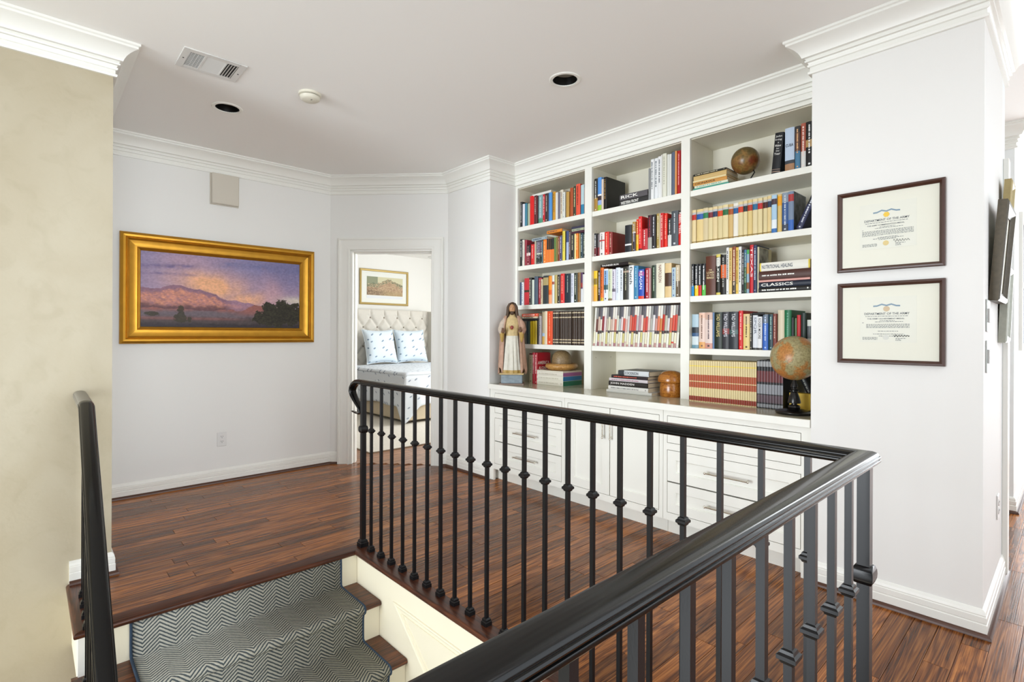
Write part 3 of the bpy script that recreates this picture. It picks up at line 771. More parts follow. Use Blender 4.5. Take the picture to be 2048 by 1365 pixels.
BOOKS = {
 'c1s4': dict(z=2.17, Y=3.19, lean=0, f=[[-3.2033, -2.9811, [(0.02, 'dcdcd6')], 'on', (6, 11), '']], b=[
  [-3.3555, -3.3326, 0.227, '23262a', {'t': '', 'tc': 'c8c8c8'}],
  [-3.3293, -3.2988, 0.204, 'd9d9e2', {}],
  [-3.2969, -3.2692, 0.203, '3f7f96', {}],
  [-3.2667, -3.2348, 0.197, 'a9b59d', {}],
  [-3.231, -3.1796, 0.253, 'd8201f', {}],
  [-3.1784, -3.1395, 0.247, '5a2a2c', {'t': '', 'tc': 'd8c8c0'}],
  [-3.1364, -3.0847, 0.242, '7fa6a8', {'t': '', 'tc': 'dfeaea', 'bn': [[0, 0.18, '4f8f74']]}],
  [-3.0829, -3.0506, 0.24, 'c8202a', {'t': '', 'tc': 'f0d0d0'}],
  [-3.0494, -3.0091, 0.239, '3a2f33', {'t': '', 'tc': 'c9b9a9'}],
  [-3.0074, -2.9723, 0.24, '4f8fcf', {}],
  [-2.9706, -2.936, 0.241, 'c9912b', {'t': '', 'tc': '7a5a1a'}],
  [-2.9337, -2.9092, 0.229, 'd8d8d4', {}],
  [-2.9086, -2.8865, 0.222, '6f6a78', {}],
  [-2.8854, -2.8546, 0.24, 'd9d3c0', {'t': '', 'tc': '8a6a5a'}],
  [-2.8529, -2.8252, 0.213, 'd5d8d2', {'t': '', 'tc': '99a0a0'}],
  [-2.8158, -2.7841, 0.209, 'b8924a', {}],
  [-2.7786, -2.7462, 0.235, 'a8502a', {}],
  [-2.7435, -2.7152, 0.242, '3d4030', {'t': '', 'tc': 'd8d8a0'}],
  [-2.7131, -2.672, 0.251, 'e0553c', {'t': '', 'tc': '5a1a1a'}],
  [-2.6694, -2.6356, 0.237, 'b8d3d8', {'bn': [[0, 0.35, '2e86ab']]}],
  [-2.633, -2.6099, 0.204, '9a6a55', {}],
 ]),
 'c1s3': dict(z=1.826, Y=3.19, lean=0, f=[[-3.2038, -3.0264, [(0.024, '9aaab0')], 'on', (6, 11), ''], [-3.0239, -2.8542, [(0.024, 'e08a30')], 'on', (11, 19), ''], [-2.7579, -2.6138, [(0.019, '4a2a38'), (0.019, 'b0b89a'), (0.018, '3a3a50')], 'on', (24, 29), '']], b=[
  [-3.3551, -3.327, 0.241, '1f2224', {'t': '', 'tc': 'd0d0d0'}],
  [-3.3231, -3.2992, 0.231, 'e2dcd0', {'t': '', 'tc': '8a8880'}],
  [-3.2964, -3.2733, 0.228, '9a3040', {}],
  [-3.2711, -3.2253, 0.177, '2a2024', {'bn': [[0.0, 0.48, '7a2030'], [0.48, 0.62, 'e0d0cc']], 't': '', 'tc': 'd8a0a0'}],
  [-3.2226, -3.1797, 0.179, 'd82a28', {'t': '', 'tc': 'f0c0b8'}],
  [-3.1776, -3.16, 0.209, 'b8b09a', {}],
  [-3.1558, -3.1337, 0.202, '5a5560', {'bn': [[0, 0.42, '26352c'], [0.42, 0.47, 'd8e0c0']], 't': '', 'tc': 'c8c0d0'}],
  [-3.1326, -3.1086, 0.199, '544a58', {'bn': [[0, 0.42, '26352c'], [0.42, 0.47, 'd8e0c0']], 't': '', 'tc': 'c8c0d0'}],
  [-3.1076, -3.0853, 0.2, '4a4450', {'bn': [[0, 0.42, '26352c'], [0.42, 0.47, 'd8e0c0']], 't': '', 'tc': 'c8c0d0'}],
  [-3.0842, -3.0698, 0.194, '4a7078', {}],
  [-3.0683, -3.0285, 0.199, 'e87818', {'t': '', 'tc': 'f0c890'}],
  [-3.0254, -3.0052, 0.201, 'e88030', {'bn': [[0.55, 1, '1e2320']]}],
  [-3.0042, -2.9862, 0.2, 'e88838', {'bn': [[0.55, 1, '22261f']]}],
  [-2.9852, -2.9663, 0.199, 'e87828', {'bn': [[0.55, 1, '1a1e1c']]}],
  [-2.9653, -2.944, 0.198, 'e07828', {'bn': [[0.55, 1, '202420']]}],
  [-2.9415, -2.9219, 0.201, '5f8040', {}],
  [-2.9209, -2.9034, 0.205, '8a7a40', {}],
  [-2.9024, -2.8855, 0.206, '8a4030', {'t': '', 'tc': 'e0c0a0'}],
  [-2.884, -2.8566, 0.21, '4a4a68', {'t': '', 'tc': 'd0d0e0'}],
  [-2.8533, -2.8257, 0.242, 'e0d050', {'t': '', 'tc': 'a8a030'}],
  [-2.8248, -2.8153, 0.239, '1c1c1c', {}],
  [-2.8139, -2.7881, 0.237, 'a8b8d8', {'bn': [[0.62, 1, '3a4a7a']]}],
  [-2.7858, -2.7602, 0.238, '4a3a34', {'t': '', 'tc': 'b0a090'}],
  [-2.7593, -2.7317, 0.209, '22221f', {'t': '', 'tc': 'c8c0a0'}],
  [-2.7294, -2.7093, 0.204, 'e8dc98', {}],
  [-2.708, -2.6845, 0.203, 'e88020', {'t': '', 'tc': 'f8d0a0'}],
  [-2.6827, -2.6692, 0.202, 'b0a070', {}],
  [-2.667, -2.6425, 0.2, '2a4650', {'t': '', 'tc': 'b8c8c8'}],
  [-2.6402, -2.616, 0.198, '3a4040', {'t': '', 'tc': 'c0c8b0'}],
 ]),
 'c1s2': dict(z=1.482, Y=3.19, lean=0, f=[], b=[
  [-3.3692, -3.3326, 0.204, '3a4a68', {}],
  [-3.3309, -3.3059, 0.202, 'dce4e8', {'t': '', 'tc': '606870'}],
  [-3.3036, -3.2443, 0.235, 'c03038', {'bn': [[0.48, 0.56, '3a3020']]}],
  [-3.2372, -3.2102, 0.237, '2a2a28', {'t': '', 'tc': 'd8d0b8'}],
  [-3.2091, -3.1834, 0.216, 'ccd4c8', {}],
  [-3.1813, -3.14, 0.242, '4a5868', {}],
  [-3.1321, -3.0956, 0.227, '9a3038', {'t': '', 'tc': 'e0a0a0'}],
  [-3.0946, -3.0734, 0.212, 'c8b898', {'t': '', 'tc': '807050'}],
  [-3.0719, -3.0123, 0.24, '30383a', {'bn': [[0.66, 0.93, 'a89868']]}],
  [-3.0108, -2.9737, 0.233, 'e89028', {'bn': [[0, 0.33, 'e8a070'], [0.33, 0.5, 'e06020']]}],
  [-2.9687, -2.944, 0.235, 'd8dcd8', {'bn': [[0.68, 0.78, 'a05040']]}],
  [-2.9415, -2.9131, 0.237, 'b8a868', {}],
  [-2.9097, -2.8782, 0.236, '3a302c', {'t': '', 'tc': 'c8b8a0'}],
  [-2.8734, -2.8328, 0.241, 'd82828', {'t': '', 'tc': 'f0b8a0'}],
  [-2.8295, -2.7649, 0.237, '22303a', {'t': '', 'tc': 'a0b0a8'}],
  [-2.7625, -2.7299, 0.235, 'd8dce8', {'t': '', 'tc': '8088a0'}],
  [-2.728, -2.6917, 0.235, '2a3428', {'t': '', 'tc': 'd8e0d0'}],
  [-2.6894, -2.6603, 0.236, '8a6a40', {'t': '', 'tc': '6a4a28'}],
  [-2.658, -2.6398, 0.234, '5a3a60', {'bn': [[0.0, 0.45, 'd8dce0'], [0.5, 0.65, 'a03838']]}],
  [-2.638, -2.616, 0.218, 'e0e0dc', {}],
 ]),
 'c1s1': dict(z=1.142, Y=3.19, lean=0, f=[[-3.3202, -3.1221, [(0.02, '1c1c20'), (0.016, 'd8c8a8'), (0.024, 'd85030')], 'on', (0, 5), '']], b=[
  [-3.2695, -3.2467, 0.2, '22343a', {}],
  [-3.2449, -3.2223, 0.2, '3a5048', {}],
  [-3.2196, -3.1989, 0.199, 'c0a820', {}],
  [-3.1972, -3.1749, 0.2, 'd0b828', {}],
  [-3.1731, -3.1484, 0.202, 'c8b040', {}],
  [-3.144, -3.1178, 0.201, '1c1c20', {}],
  [-3.116, -3.0883, 0.241, 'a0989a', {'t': '', 'tc': '404048'}],
  [-3.0857, -3.054, 0.275, 'b0a080', {'bn': [[0, 0.25, 'c8a050'], [0.25, 0.35, 'a0b8d0']]}],
  [-3.0506, -3.021, 0.28, 'd8ccb0', {}],
  [-3.0184, -2.9567, 0.278, 'd85028', {'t': '', 'tc': 'f0b090'}],
  [-2.9526, -2.9332, 0.275, '3a2c22', {'bn': [[0.06, 0.09, 'c8b898'], [0.14, 0.17, 'c8b898'], [0.8, 0.83, 'c8b898'], [0.93, 0.96, 'c8b898']], 'sheen': '8a7058'}],
  [-2.9319, -2.9126, 0.275, '3a2c22', {'bn': [[0.06, 0.09, 'c8b898'], [0.14, 0.17, 'c8b898'], [0.8, 0.83, 'c8b898'], [0.93, 0.96, 'c8b898']], 'sheen': '8a7058'}],
  [-2.9114, -2.8923, 0.275, '3a2c22', {'bn': [[0.06, 0.09, 'c8b898'], [0.14, 0.17, 'c8b898'], [0.8, 0.83, 'c8b898'], [0.93, 0.96, 'c8b898']], 'sheen': '8a7058'}],
  [-2.891, -2.872, 0.275, '3a2c22', {'bn': [[0.06, 0.09, 'c8b898'], [0.14, 0.17, 'c8b898'], [0.8, 0.83, 'c8b898'], [0.93, 0.96, 'c8b898']], 'sheen': '8a7058'}],
  [-2.8708, -2.8519, 0.275, '3a2c22', {'bn': [[0.06, 0.09, 'c8b898'], [0.14, 0.17, 'c8b898'], [0.8, 0.83, 'c8b898'], [0.93, 0.96, 'c8b898']], 'sheen': '8a7058'}],
  [-2.8507, -2.8319, 0.275, '3a2c22', {'bn': [[0.06, 0.09, 'c8b898'], [0.14, 0.17, 'c8b898'], [0.8, 0.83, 'c8b898'], [0.93, 0.96, 'c8b898']], 'sheen': '8a7058'}],
  [-2.8307, -2.8121, 0.274, '3a2c22', {'bn': [[0.06, 0.09, 'c8b898'], [0.14, 0.17, 'c8b898'], [0.8, 0.83, 'c8b898'], [0.93, 0.96, 'c8b898']], 'sheen': '8a7058'}],
  [-2.8109, -2.7924, 0.274, '3a2c22', {'bn': [[0.06, 0.09, 'c8b898'], [0.14, 0.17, 'c8b898'], [0.8, 0.83, 'c8b898'], [0.93, 0.96, 'c8b898']], 'sheen': '8a7058'}],
  [-2.7912, -2.7728, 0.274, '3a2c22', {'bn': [[0.06, 0.09, 'c8b898'], [0.14, 0.17, 'c8b898'], [0.8, 0.83, 'c8b898'], [0.93, 0.96, 'c8b898']], 'sheen': '8a7058'}],
  [-2.7717, -2.7534, 0.274, '3a2c22', {'bn': [[0.06, 0.09, 'c8b898'], [0.14, 0.17, 'c8b898'], [0.8, 0.83, 'c8b898'], [0.93, 0.96, 'c8b898']], 'sheen': '8a7058'}],
  [-2.7522, -2.7341, 0.274, '3a2c22', {'bn': [[0.06, 0.09, 'c8b898'], [0.14, 0.17, 'c8b898'], [0.8, 0.83, 'c8b898'], [0.93, 0.96, 'c8b898']], 'sheen': '8a7058'}],
  [-2.7329, -2.7149, 0.274, '3a2c22', {'bn': [[0.06, 0.09, 'c8b898'], [0.14, 0.17, 'c8b898'], [0.8, 0.83, 'c8b898'], [0.93, 0.96, 'c8b898']], 'sheen': '8a7058'}],
  [-2.7138, -2.6959, 0.274, '3a2c22', {'bn': [[0.06, 0.09, 'c8b898'], [0.14, 0.17, 'c8b898'], [0.8, 0.83, 'c8b898'], [0.93, 0.96, 'c8b898']], 'sheen': '8a7058'}],
  [-2.6947, -2.677, 0.273, '3a2c22', {'bn': [[0.06, 0.09, 'c8b898'], [0.14, 0.17, 'c8b898'], [0.8, 0.83, 'c8b898'], [0.93, 0.96, 'c8b898']], 'sheen': '8a7058'}],
  [-2.6758, -2.6582, 0.273, '3a2c22', {'bn': [[0.06, 0.09, 'c8b898'], [0.14, 0.17, 'c8b898'], [0.8, 0.83, 'c8b898'], [0.93, 0.96, 'c8b898']], 'sheen': '8a7058'}],
  [-2.6571, -2.6395, 0.273, '3a2c22', {'bn': [[0.06, 0.09, 'c8b898'], [0.14, 0.17, 'c8b898'], [0.8, 0.83, 'c8b898'], [0.93, 0.96, 'c8b898']], 'sheen': '8a7058'}],
  [-2.6384, -2.621, 0.273, '3a2c22', {'bn': [[0.06, 0.09, 'c8b898'], [0.14, 0.17, 'c8b898'], [0.8, 0.83, 'c8b898'], [0.93, 0.96, 'c8b898']], 'sheen': '8a7058'}],
 ]),
 'c1c': dict(z=0.808, Y=3.15, lean=0, f=[], b=[
  [-3.1997, -3.1527, 0.257, 'c8c0a0', {'t': '', 'tc': '707058', 'bn': [[0.95, 1, '6a2028']]}],
  [-3.15, -3.1237, 0.264, '9a1c28', {'t': '', 'tc': 'e0c0c0'}],
 ]),
 'c2s4': dict(z=2.17, Y=3.19, lean=0, f=[[-2.2915, -2.0485, [(0.042, '30302f'), (0.04, '585558')], 'sh', None, ['WESTERN FRONT', 'RICK']]], b=[
  [-2.5399, -2.4994, 0.254, '1e1e1c', {'bn': [[0.02, 0.42, 'a88038']], 't': '', 'tc': 'e0e0d8'}],
  [-2.4974, -2.4626, 0.257, '5a94d8', {'bn': [[0, 0.18, '9ac040'], [0.18, 0.32, '90a8d8'], [0.32, 0.45, '3a2a30'], [0.45, 0.5, 'e8e8e8']]}],
  [-2.4601, -2.4399, 0.237, 'd8c8b8', {}],
  [-2.4384, -2.4098, 0.247, '14120f', {'t': '', 'tc': 'b08850', 'd': 0.24}],
  [-2.0468, -2.0338, 0.224, '8a8c8c', {}],
  [-2.0325, -2.0077, 0.284, 'e2e4e4', {'t': '', 'tc': '505860'}],
  [-2.006, -1.9793, 0.286, 'dfe2e4', {'t': '', 'tc': '505860'}],
  [-1.9772, -1.95, 0.29, 'e0e2e2', {'t': '', 'tc': '505860'}],
  [-1.9479, -1.9396, 0.295, 'dcdcd8', {}],
  [-1.9384, -1.9079, 0.299, 'd8d8c8', {'t': '', 'tc': 'a8a898'}],
  [-1.9067, -1.89, 0.289, 'd8dad4', {}],
  [-1.8883, -1.8742, 0.287, 'dadcd6', {}],
  [-1.873, -1.8441, 0.295, '5a6478', {}],
  [-1.8433, -1.8302, 0.295, 'e09a58', {}],
  [-1.829, -1.8081, 0.294, 'b01a20', {'t': '', 'tc': 'e8a8a8'}],
  [-1.8069, -1.7909, 0.298, '981418', {'t': '', 'tc': 'e0a0a0'}],
 ]),
 'c2s3': dict(z=1.826, Y=3.19, lean=0, f=[], b=[
  [-2.5399, -2.5305, 0.183, 'd8d4c8', {}],
  [-2.5295, -2.501, 0.177, '1e2022', {'bn': [[0, 0.4, '6a2028']], 't': '', 'tc': 'e8e8e8'}],
  [-2.4994, -2.4789, 0.169, '70686a', {'bn': [[0, 0.4, '7a2a30']]}],
  [-2.4769, -2.4313, 0.178, 'e4dedb', {'bn': [[0.62, 0.68, 'c83030']], 't': '', 'tc': '505050'}],
  [-2.4293, -2.39, 0.176, 'd82418', {'t': '', 'tc': 'f0c0a0'}],
  [-2.3875, -2.358, 0.169, '8a2a24', {'t': '', 'tc': 'd0a898', 'd': 0.23}],
  [-2.2443, -2.1888, 0.198, '23262b', {'bn': [[0.25, 0.31, 'e4e4e4']]}],
  [-2.1878, -2.1805, 0.195, 'a08850', {}],
  [-2.1796, -2.1537, 0.214, 'a88848', {'bn': [[0, 0.62, '3a3038'], [0.62, 0.66, 'e8e0d0']], 't': '', 'tc': 'c8c0c8'}],
  [-2.1515, -2.1304, 0.229, 'd83a20', {'bn': [[0, 0.52, 'e8b820']], 't': '', 'tc': 'f0d080'}],
  [-2.129, -2.101, 0.244, 'd81c18', {'t': '', 'tc': 'f0a0a0', 'bn': [[0, 0.06, '303030']]}],
  [-2.1001, -2.0541, 0.15, 'b82830', {'t': '', 'tc': 'f0e8e0'}],
  [-2.052, -2.0201, 0.24, '3a2028', {'bn': [[0, 0.35, 'a8a8a0']], 't': '', 'tc': 'a83040'}],
  [-2.0188, -1.989, 0.239, '222024', {'t': '', 'tc': 'd0d0d8'}],
  [-1.9877, -1.9621, 0.243, 'a89050', {'t': '', 'tc': 'e8e0c0'}],
  [-1.9612, -1.9529, 0.24, 'e4e0d4', {}],
  [-1.9517, -1.9272, 0.239, 'c82828', {'t': '', 'tc': 'f0c0b0'}],
  [-1.9264, -1.9042, 0.234, 'e03020', {'t': '', 'tc': 'f0b0a0'}],
  [-1.9018, -1.8701, 0.196, '262829', {'bn': [[0, 0.42, 'd8dcd8']], 't': '', 'tc': 'c8c8c8'}],
  [-1.8693, -1.8183, 0.238, '4c5258', {'t': '', 'tc': 'c8ccd0'}],
  [-1.8164, -1.789, 0.233, 'd02420', {'t': 'REBEL YELL', 'tc': 'f4e4dc', 'bn': [[0.9, 1, '403030']]}],
 ]),
 'c2s2': dict(z=1.482, Y=3.19, lean=0, f=[[-2.4616, -2.2154, [(0.022, '231c1c')], 'on', (2, 8), 'THUNDER RUN']], b=[
  [-2.5409, -2.4984, 0.235, 'e8c028', {'bn': [[0, 0.5, 'e8a838'], [0.55, 0.75, '8a7020']]}],
  [-2.4922, -2.4687, 0.236, '3a2024', {'t': '', 'tc': 'd8d0d0'}],
  [-2.4667, -2.4384, 0.254, 'e07020', {'t': '', 'tc': '8a3010', 'bn': [[0, 0.1, 'd8b820']]}],
  [-2.4373, -2.3984, 0.242, 'd8e0e8', {'bn': [[0.35, 0.5, '3a6060'], [0.5, 0.95, '8ab0d8']], 't': '', 'tc': '304060'}],
  [-2.3964, -2.358, 0.237, 'ccd4b8', {'bn': [[0, 0.07, '806848']], 't': '', 'tc': '808870'}],
  [-2.3571, -2.3279, 0.232, 'd0ccd8', {'bn': [[0.28, 0.38, '605868']], 't': '', 'tc': '605870'}],
  [-2.3265, -2.2881, 0.241, 'd8e0ea', {'t': '', 'tc': 'a0a8b8'}],
  [-2.2872, -2.2621, 0.234, 'd4dade', {'t': '', 'tc': '505860'}],
  [-2.2607, -2.2108, 0.242, '30302a', {'t': '', 'tc': 'b8b898', 'bn': [[0.82, 0.88, 'a08878']]}],
  [-2.2094, -2.1682, 0.247, 'e0e4e4', {'t': 'Dutch', 'tc': '1a2024', 'big': 1}],
  [-2.1669, -2.1313, 0.24, '3a80a8', {'t': '', 'tc': 'a8d0e0'}],
  [-2.129, -2.0825, 0.211, '2a50b0', {'bn': [[0, 0.1, 'd84028'], [0.78, 0.92, '9a3a90']], 't': 'REAGAN', 'tc': 'e8ecf4'}],
  [-2.0716, -2.0386, 0.216, 'a82830', {'t': '', 'tc': 'f0d8d8'}],
  [-2.0368, -2.0274, 0.212, 'c8a0a0', {}],
  [-2.0261, -1.9877, 0.232, '2a3a2c', {'t': '', 'tc': 'a8c0a8'}],
  [-1.9865, -1.9223, 0.24, 'e0dcc8', {'t': 'NAPOLEON', 'tc': '7a4038', 'big': 1}],
  [-1.9198, -1.8709, 0.235, 'd8bc88', {'bn': [[0.33, 0.72, '4a3020']]}],
  [-1.8693, -1.8361, 0.202, 'b0c4cc', {'t': '', 'tc': '3a5a98'}],
  [-1.8342, -1.8034, 0.215, 'c8b898', {'bn': [[0, 0.5, '6a5a44']], 't': '', 'tc': 'e8e0d0'}],
  [-1.8022, -1.7921, 0.195, '3a3028', {}],
 ]),
 'c2s1': dict(z=1.142, Y=3.19, lean=4.0, f=[], b=[
  [-2.5347, -2.5134, 0.292, 'd8d4c8', {'bn': [[0, 0.1, 'b89088'], [0.1, 0.36, 'e0dcc0'], [0.36, 0.4, '4a4444'], [0.74, 1, 'd8d8d0']], 'thin': 1}],
  [-2.5122, -2.4911, 0.291, '6a4038', {'bn': [[0, 0.1, 'd8d4cc'], [0.1, 0.36, 'e4e4d8'], [0.36, 0.4, '4a4444'], [0.74, 1, '8a8a88']], 'thin': 1}],
  [-2.49, -2.4691, 0.291, 'c8b0a0', {'bn': [[0, 0.1, 'a07078'], [0.1, 0.36, 'c8c080'], [0.36, 0.4, '4a4444'], [0.74, 1, '4a4a50']], 'thin': 1}],
  [-2.468, -2.4472, 0.291, 'd8d0c0', {'bn': [[0, 0.1, 'c8c0b0'], [0.1, 0.36, 'd8d8c8'], [0.36, 0.4, '4a4444'], [0.74, 1, '606068']], 'thin': 1}],
  [-2.4461, -2.4255, 0.291, '8a3038', {'bn': [[0, 0.1, 'b89088'], [0.1, 0.36, 'e0dcc0'], [0.36, 0.4, '4a4444'], [0.74, 1, 'e0dcd0']], 'thin': 1}],
  [-2.4244, -2.404, 0.291, 'd8c8c8', {'bn': [[0, 0.1, 'd8d4cc'], [0.1, 0.36, 'e4e4d8'], [0.36, 0.4, '4a4444'], [0.74, 1, 'd8d8d0']], 'thin': 1}],
  [-2.4029, -2.3826, 0.291, 'b8a898', {'bn': [[0, 0.1, 'a07078'], [0.1, 0.36, 'c8c080'], [0.36, 0.4, '4a4444'], [0.74, 1, '8a8a88']], 'thin': 1}],
  [-2.3815, -2.3614, 0.291, 'd4d0b8', {'bn': [[0, 0.1, 'c8c0b0'], [0.1, 0.36, 'd8d8c8'], [0.36, 0.4, '4a4444'], [0.74, 1, '4a4a50']], 'thin': 1}],
  [-2.3603, -2.3404, 0.29, 'c0a898', {'bn': [[0, 0.1, 'b89088'], [0.1, 0.36, 'e0dcc0'], [0.36, 0.4, '4a4444'], [0.74, 1, '606068']], 'thin': 1}],
  [-2.3393, -2.3195, 0.29, 'd8c4b8', {'bn': [[0, 0.1, 'd8d4cc'], [0.1, 0.36, 'e4e4d8'], [0.36, 0.4, '4a4444'], [0.74, 1, 'e0dcd0']], 'thin': 1}],
  [-2.3185, -2.2988, 0.29, 'c87868', {'bn': [[0, 0.1, 'a07078'], [0.1, 0.36, 'c8c080'], [0.36, 0.4, '4a4444'], [0.74, 1, 'd8d8d0']], 'thin': 1}],
  [-2.2978, -2.2783, 0.29, 'd0d0c0', {'bn': [[0, 0.1, 'c8c0b0'], [0.1, 0.36, 'd8d8c8'], [0.36, 0.4, '4a4444'], [0.74, 1, '8a8a88']], 'thin': 1}],
  [-2.2773, -2.2579, 0.29, 'a8b0b0', {'bn': [[0, 0.1, 'b89088'], [0.1, 0.36, 'e0dcc0'], [0.36, 0.4, '4a4444'], [0.74, 1, '4a4a50']], 'thin': 1}],
  [-2.2569, -2.2377, 0.29, 'd8c8c8', {'bn': [[0, 0.1, 'd8d4cc'], [0.1, 0.36, 'e4e4d8'], [0.36, 0.4, '4a4444'], [0.74, 1, '606068']], 'thin': 1}],
  [-2.2367, -2.2177, 0.29, 'c86050', {'bn': [[0, 0.1, 'a07078'], [0.1, 0.36, 'c8c080'], [0.36, 0.4, '4a4444'], [0.74, 1, 'e0dcd0']], 'thin': 1}],
  [-2.2167, -2.1978, 0.289, 'd0a8a0', {'bn': [[0, 0.1, 'c8c0b0'], [0.1, 0.36, 'd8d8c8'], [0.36, 0.4, '4a4444'], [0.74, 1, 'd8d8d0']], 'thin': 1}],
  [-2.1968, -2.178, 0.289, 'c8c4c0', {'bn': [[0, 0.1, 'b89088'], [0.1, 0.36, 'e0dcc0'], [0.36, 0.4, '4a4444'], [0.74, 1, '8a8a88']], 'thin': 1}],
  [-2.177, -2.1584, 0.289, 'c87060', {'bn': [[0, 0.1, 'd8d4cc'], [0.1, 0.36, 'e4e4d8'], [0.36, 0.4, '4a4444'], [0.74, 1, '4a4a50']], 'thin': 1}],
  [-2.1574, -2.139, 0.289, 'c84838', {'bn': [[0, 0.1, 'a07078'], [0.1, 0.36, 'c8c080'], [0.36, 0.4, '4a4444'], [0.74, 1, '606068']], 'thin': 1}],
  [-2.138, -2.1197, 0.289, 'c84a40', {'bn': [[0, 0.1, 'c8c0b0'], [0.1, 0.36, 'd8d8c8'], [0.36, 0.4, '4a4444'], [0.74, 1, 'e0dcd0']], 'thin': 1}],
  [-2.1187, -2.1005, 0.289, 'b8b0b0', {'bn': [[0, 0.1, 'b89088'], [0.1, 0.36, 'e0dcc0'], [0.36, 0.4, '4a4444'], [0.74, 1, 'd8d8d0']], 'thin': 1}],
  [-2.0995, -2.0815, 0.289, 'b08890', {'bn': [[0, 0.1, 'd8d4cc'], [0.1, 0.36, 'e4e4d8'], [0.36, 0.4, '4a4444'], [0.74, 1, '8a8a88']], 'thin': 1}],
  [-2.0805, -2.0626, 0.289, 'd8c8c0', {'bn': [[0, 0.1, 'a07078'], [0.1, 0.36, 'c8c080'], [0.36, 0.4, '4a4444'], [0.74, 1, '4a4a50']], 'thin': 1}],
  [-2.0617, -2.0439, 0.288, 'c85a48', {'bn': [[0, 0.1, 'c8c0b0'], [0.1, 0.36, 'd8d8c8'], [0.36, 0.4, '4a4444'], [0.74, 1, '606068']], 'thin': 1}],
  [-2.043, -2.0253, 0.288, 'c84840', {'bn': [[0, 0.1, 'b89088'], [0.1, 0.36, 'e0dcc0'], [0.36, 0.4, '4a4444'], [0.74, 1, 'e0dcd0']], 'thin': 1}],
  [-2.0244, -2.0069, 0.288, 'd8c0b8', {'bn': [[0, 0.1, 'd8d4cc'], [0.1, 0.36, 'e4e4d8'], [0.36, 0.4, '4a4444'], [0.74, 1, 'd8d8d0']], 'thin': 1}],
  [-2.0059, -1.9885, 0.288, 'a8a8a0', {'bn': [[0, 0.1, 'a07078'], [0.1, 0.36, 'c8c080'], [0.36, 0.4, '4a4444'], [0.74, 1, '8a8a88']], 'thin': 1}],
  [-1.9876, -1.9704, 0.288, 'd8d4d4', {'bn': [[0, 0.1, 'c8c0b0'], [0.1, 0.36, 'd8d8c8'], [0.36, 0.4, '4a4444'], [0.74, 1, '4a4a50']], 'thin': 1}],
  [-1.9695, -1.9523, 0.288, 'c09088', {'bn': [[0, 0.1, 'b89088'], [0.1, 0.36, 'e0dcc0'], [0.36, 0.4, '4a4444'], [0.74, 1, '606068']], 'thin': 1}],
  [-1.9514, -1.9344, 0.288, 'd87858', {'bn': [[0, 0.1, 'd8d4cc'], [0.1, 0.36, 'e4e4d8'], [0.36, 0.4, '4a4444'], [0.74, 1, 'e0dcd0']], 'thin': 1}],
  [-1.9335, -1.9166, 0.288, 'c88048', {'bn': [[0, 0.1, 'a07078'], [0.1, 0.36, 'c8c080'], [0.36, 0.4, '4a4444'], [0.74, 1, 'd8d8d0']], 'thin': 1}],
  [-1.9157, -1.899, 0.288, 'b83020', {'bn': [[0, 0.1, 'c8c0b0'], [0.1, 0.36, 'd8d8c8'], [0.36, 0.4, '4a4444'], [0.74, 1, '8a8a88']], 'thin': 1}],
  [-1.8981, -1.8814, 0.287, 'b8b4a0', {'bn': [[0, 0.1, 'b89088'], [0.1, 0.36, 'e0dcc0'], [0.36, 0.4, '4a4444'], [0.74, 1, '4a4a50']], 'thin': 1}],
  [-1.8806, -1.864, 0.287, 'd0c8c8', {'bn': [[0, 0.1, 'd8d4cc'], [0.1, 0.36, 'e4e4d8'], [0.36, 0.4, '4a4444'], [0.74, 1, '606068']], 'thin': 1}],
  [-1.8632, -1.8467, 0.287, 'c86a50', {'bn': [[0, 0.1, 'a07078'], [0.1, 0.36, 'c8c080'], [0.36, 0.4, '4a4444'], [0.74, 1, 'e0dcd0']], 'thin': 1}],
  [-1.8459, -1.8296, 0.287, 'd05040', {'bn': [[0, 0.1, 'c8c0b0'], [0.1, 0.36, 'd8d8c8'], [0.36, 0.4, '4a4444'], [0.74, 1, 'd8d8d0']], 'thin': 1}],
  [-1.8287, -1.8126, 0.287, 'c84838', {'bn': [[0, 0.1, 'b89088'], [0.1, 0.36, 'e0dcc0'], [0.36, 0.4, '4a4444'], [0.74, 1, '8a8a88']], 'thin': 1}],
  [-1.8117, -1.7956, 0.287, 'a8a898', {'bn': [[0, 0.1, 'd8d4cc'], [0.1, 0.36, 'e4e4d8'], [0.36, 0.4, '4a4444'], [0.74, 1, '4a4a50']], 'thin': 1}],
 ]),
 'c2c': dict(z=0.808, Y=3.12, lean=0, f=[], b=[
 ]),
 'c3s4': dict(z=2.17, Y=3.19, lean=0, f=[], b=[
  [-1.1477, -1.0973, 0.248, 'b8c8dc', {'bn': [[0, 0.17, 'a07858'], [0.17, 0.25, '3a4048']], 'tw': 'CUBA', 'tc': '28303c'}],
  [-1.0931, -1.0661, 0.245, '5a4038', {'bn': [[0, 0.42, '4a7898'], [0.86, 1, '3a3838']], 't': '', 'tc': 'd8a878'}],
  [-1.0648, -1.0389, 0.255, 'a85a48', {'bn': [[0, 0.38, 'd8d8d4']], 't': '', 'tc': 'e8d0c8'}],
  [-1.0372, -0.9986, 0.253, '161616', {'bn': [[0.44, 0.6, 'a88858']], 't': '', 'tc': 'e0e0e0'}],
 ]),
 'c3s3': dict(z=1.826, Y=3.19, lean=0, f=[], b=[
  [-1.7278, -1.6932, 0.22, 'dcc898', {'bn': [[0.03, 0.06, '8a7038'], [0.7, 0.86, 'b82c24'], [0.86, 0.92, 'b8b8b8']]}],
  [-1.6895, -1.645, 0.219, 'dcc488', {'bn': [[0.03, 0.06, '8a7038'], [0.7, 0.86, '2858a0'], [0.86, 0.92, 'b8b8b8']]}],
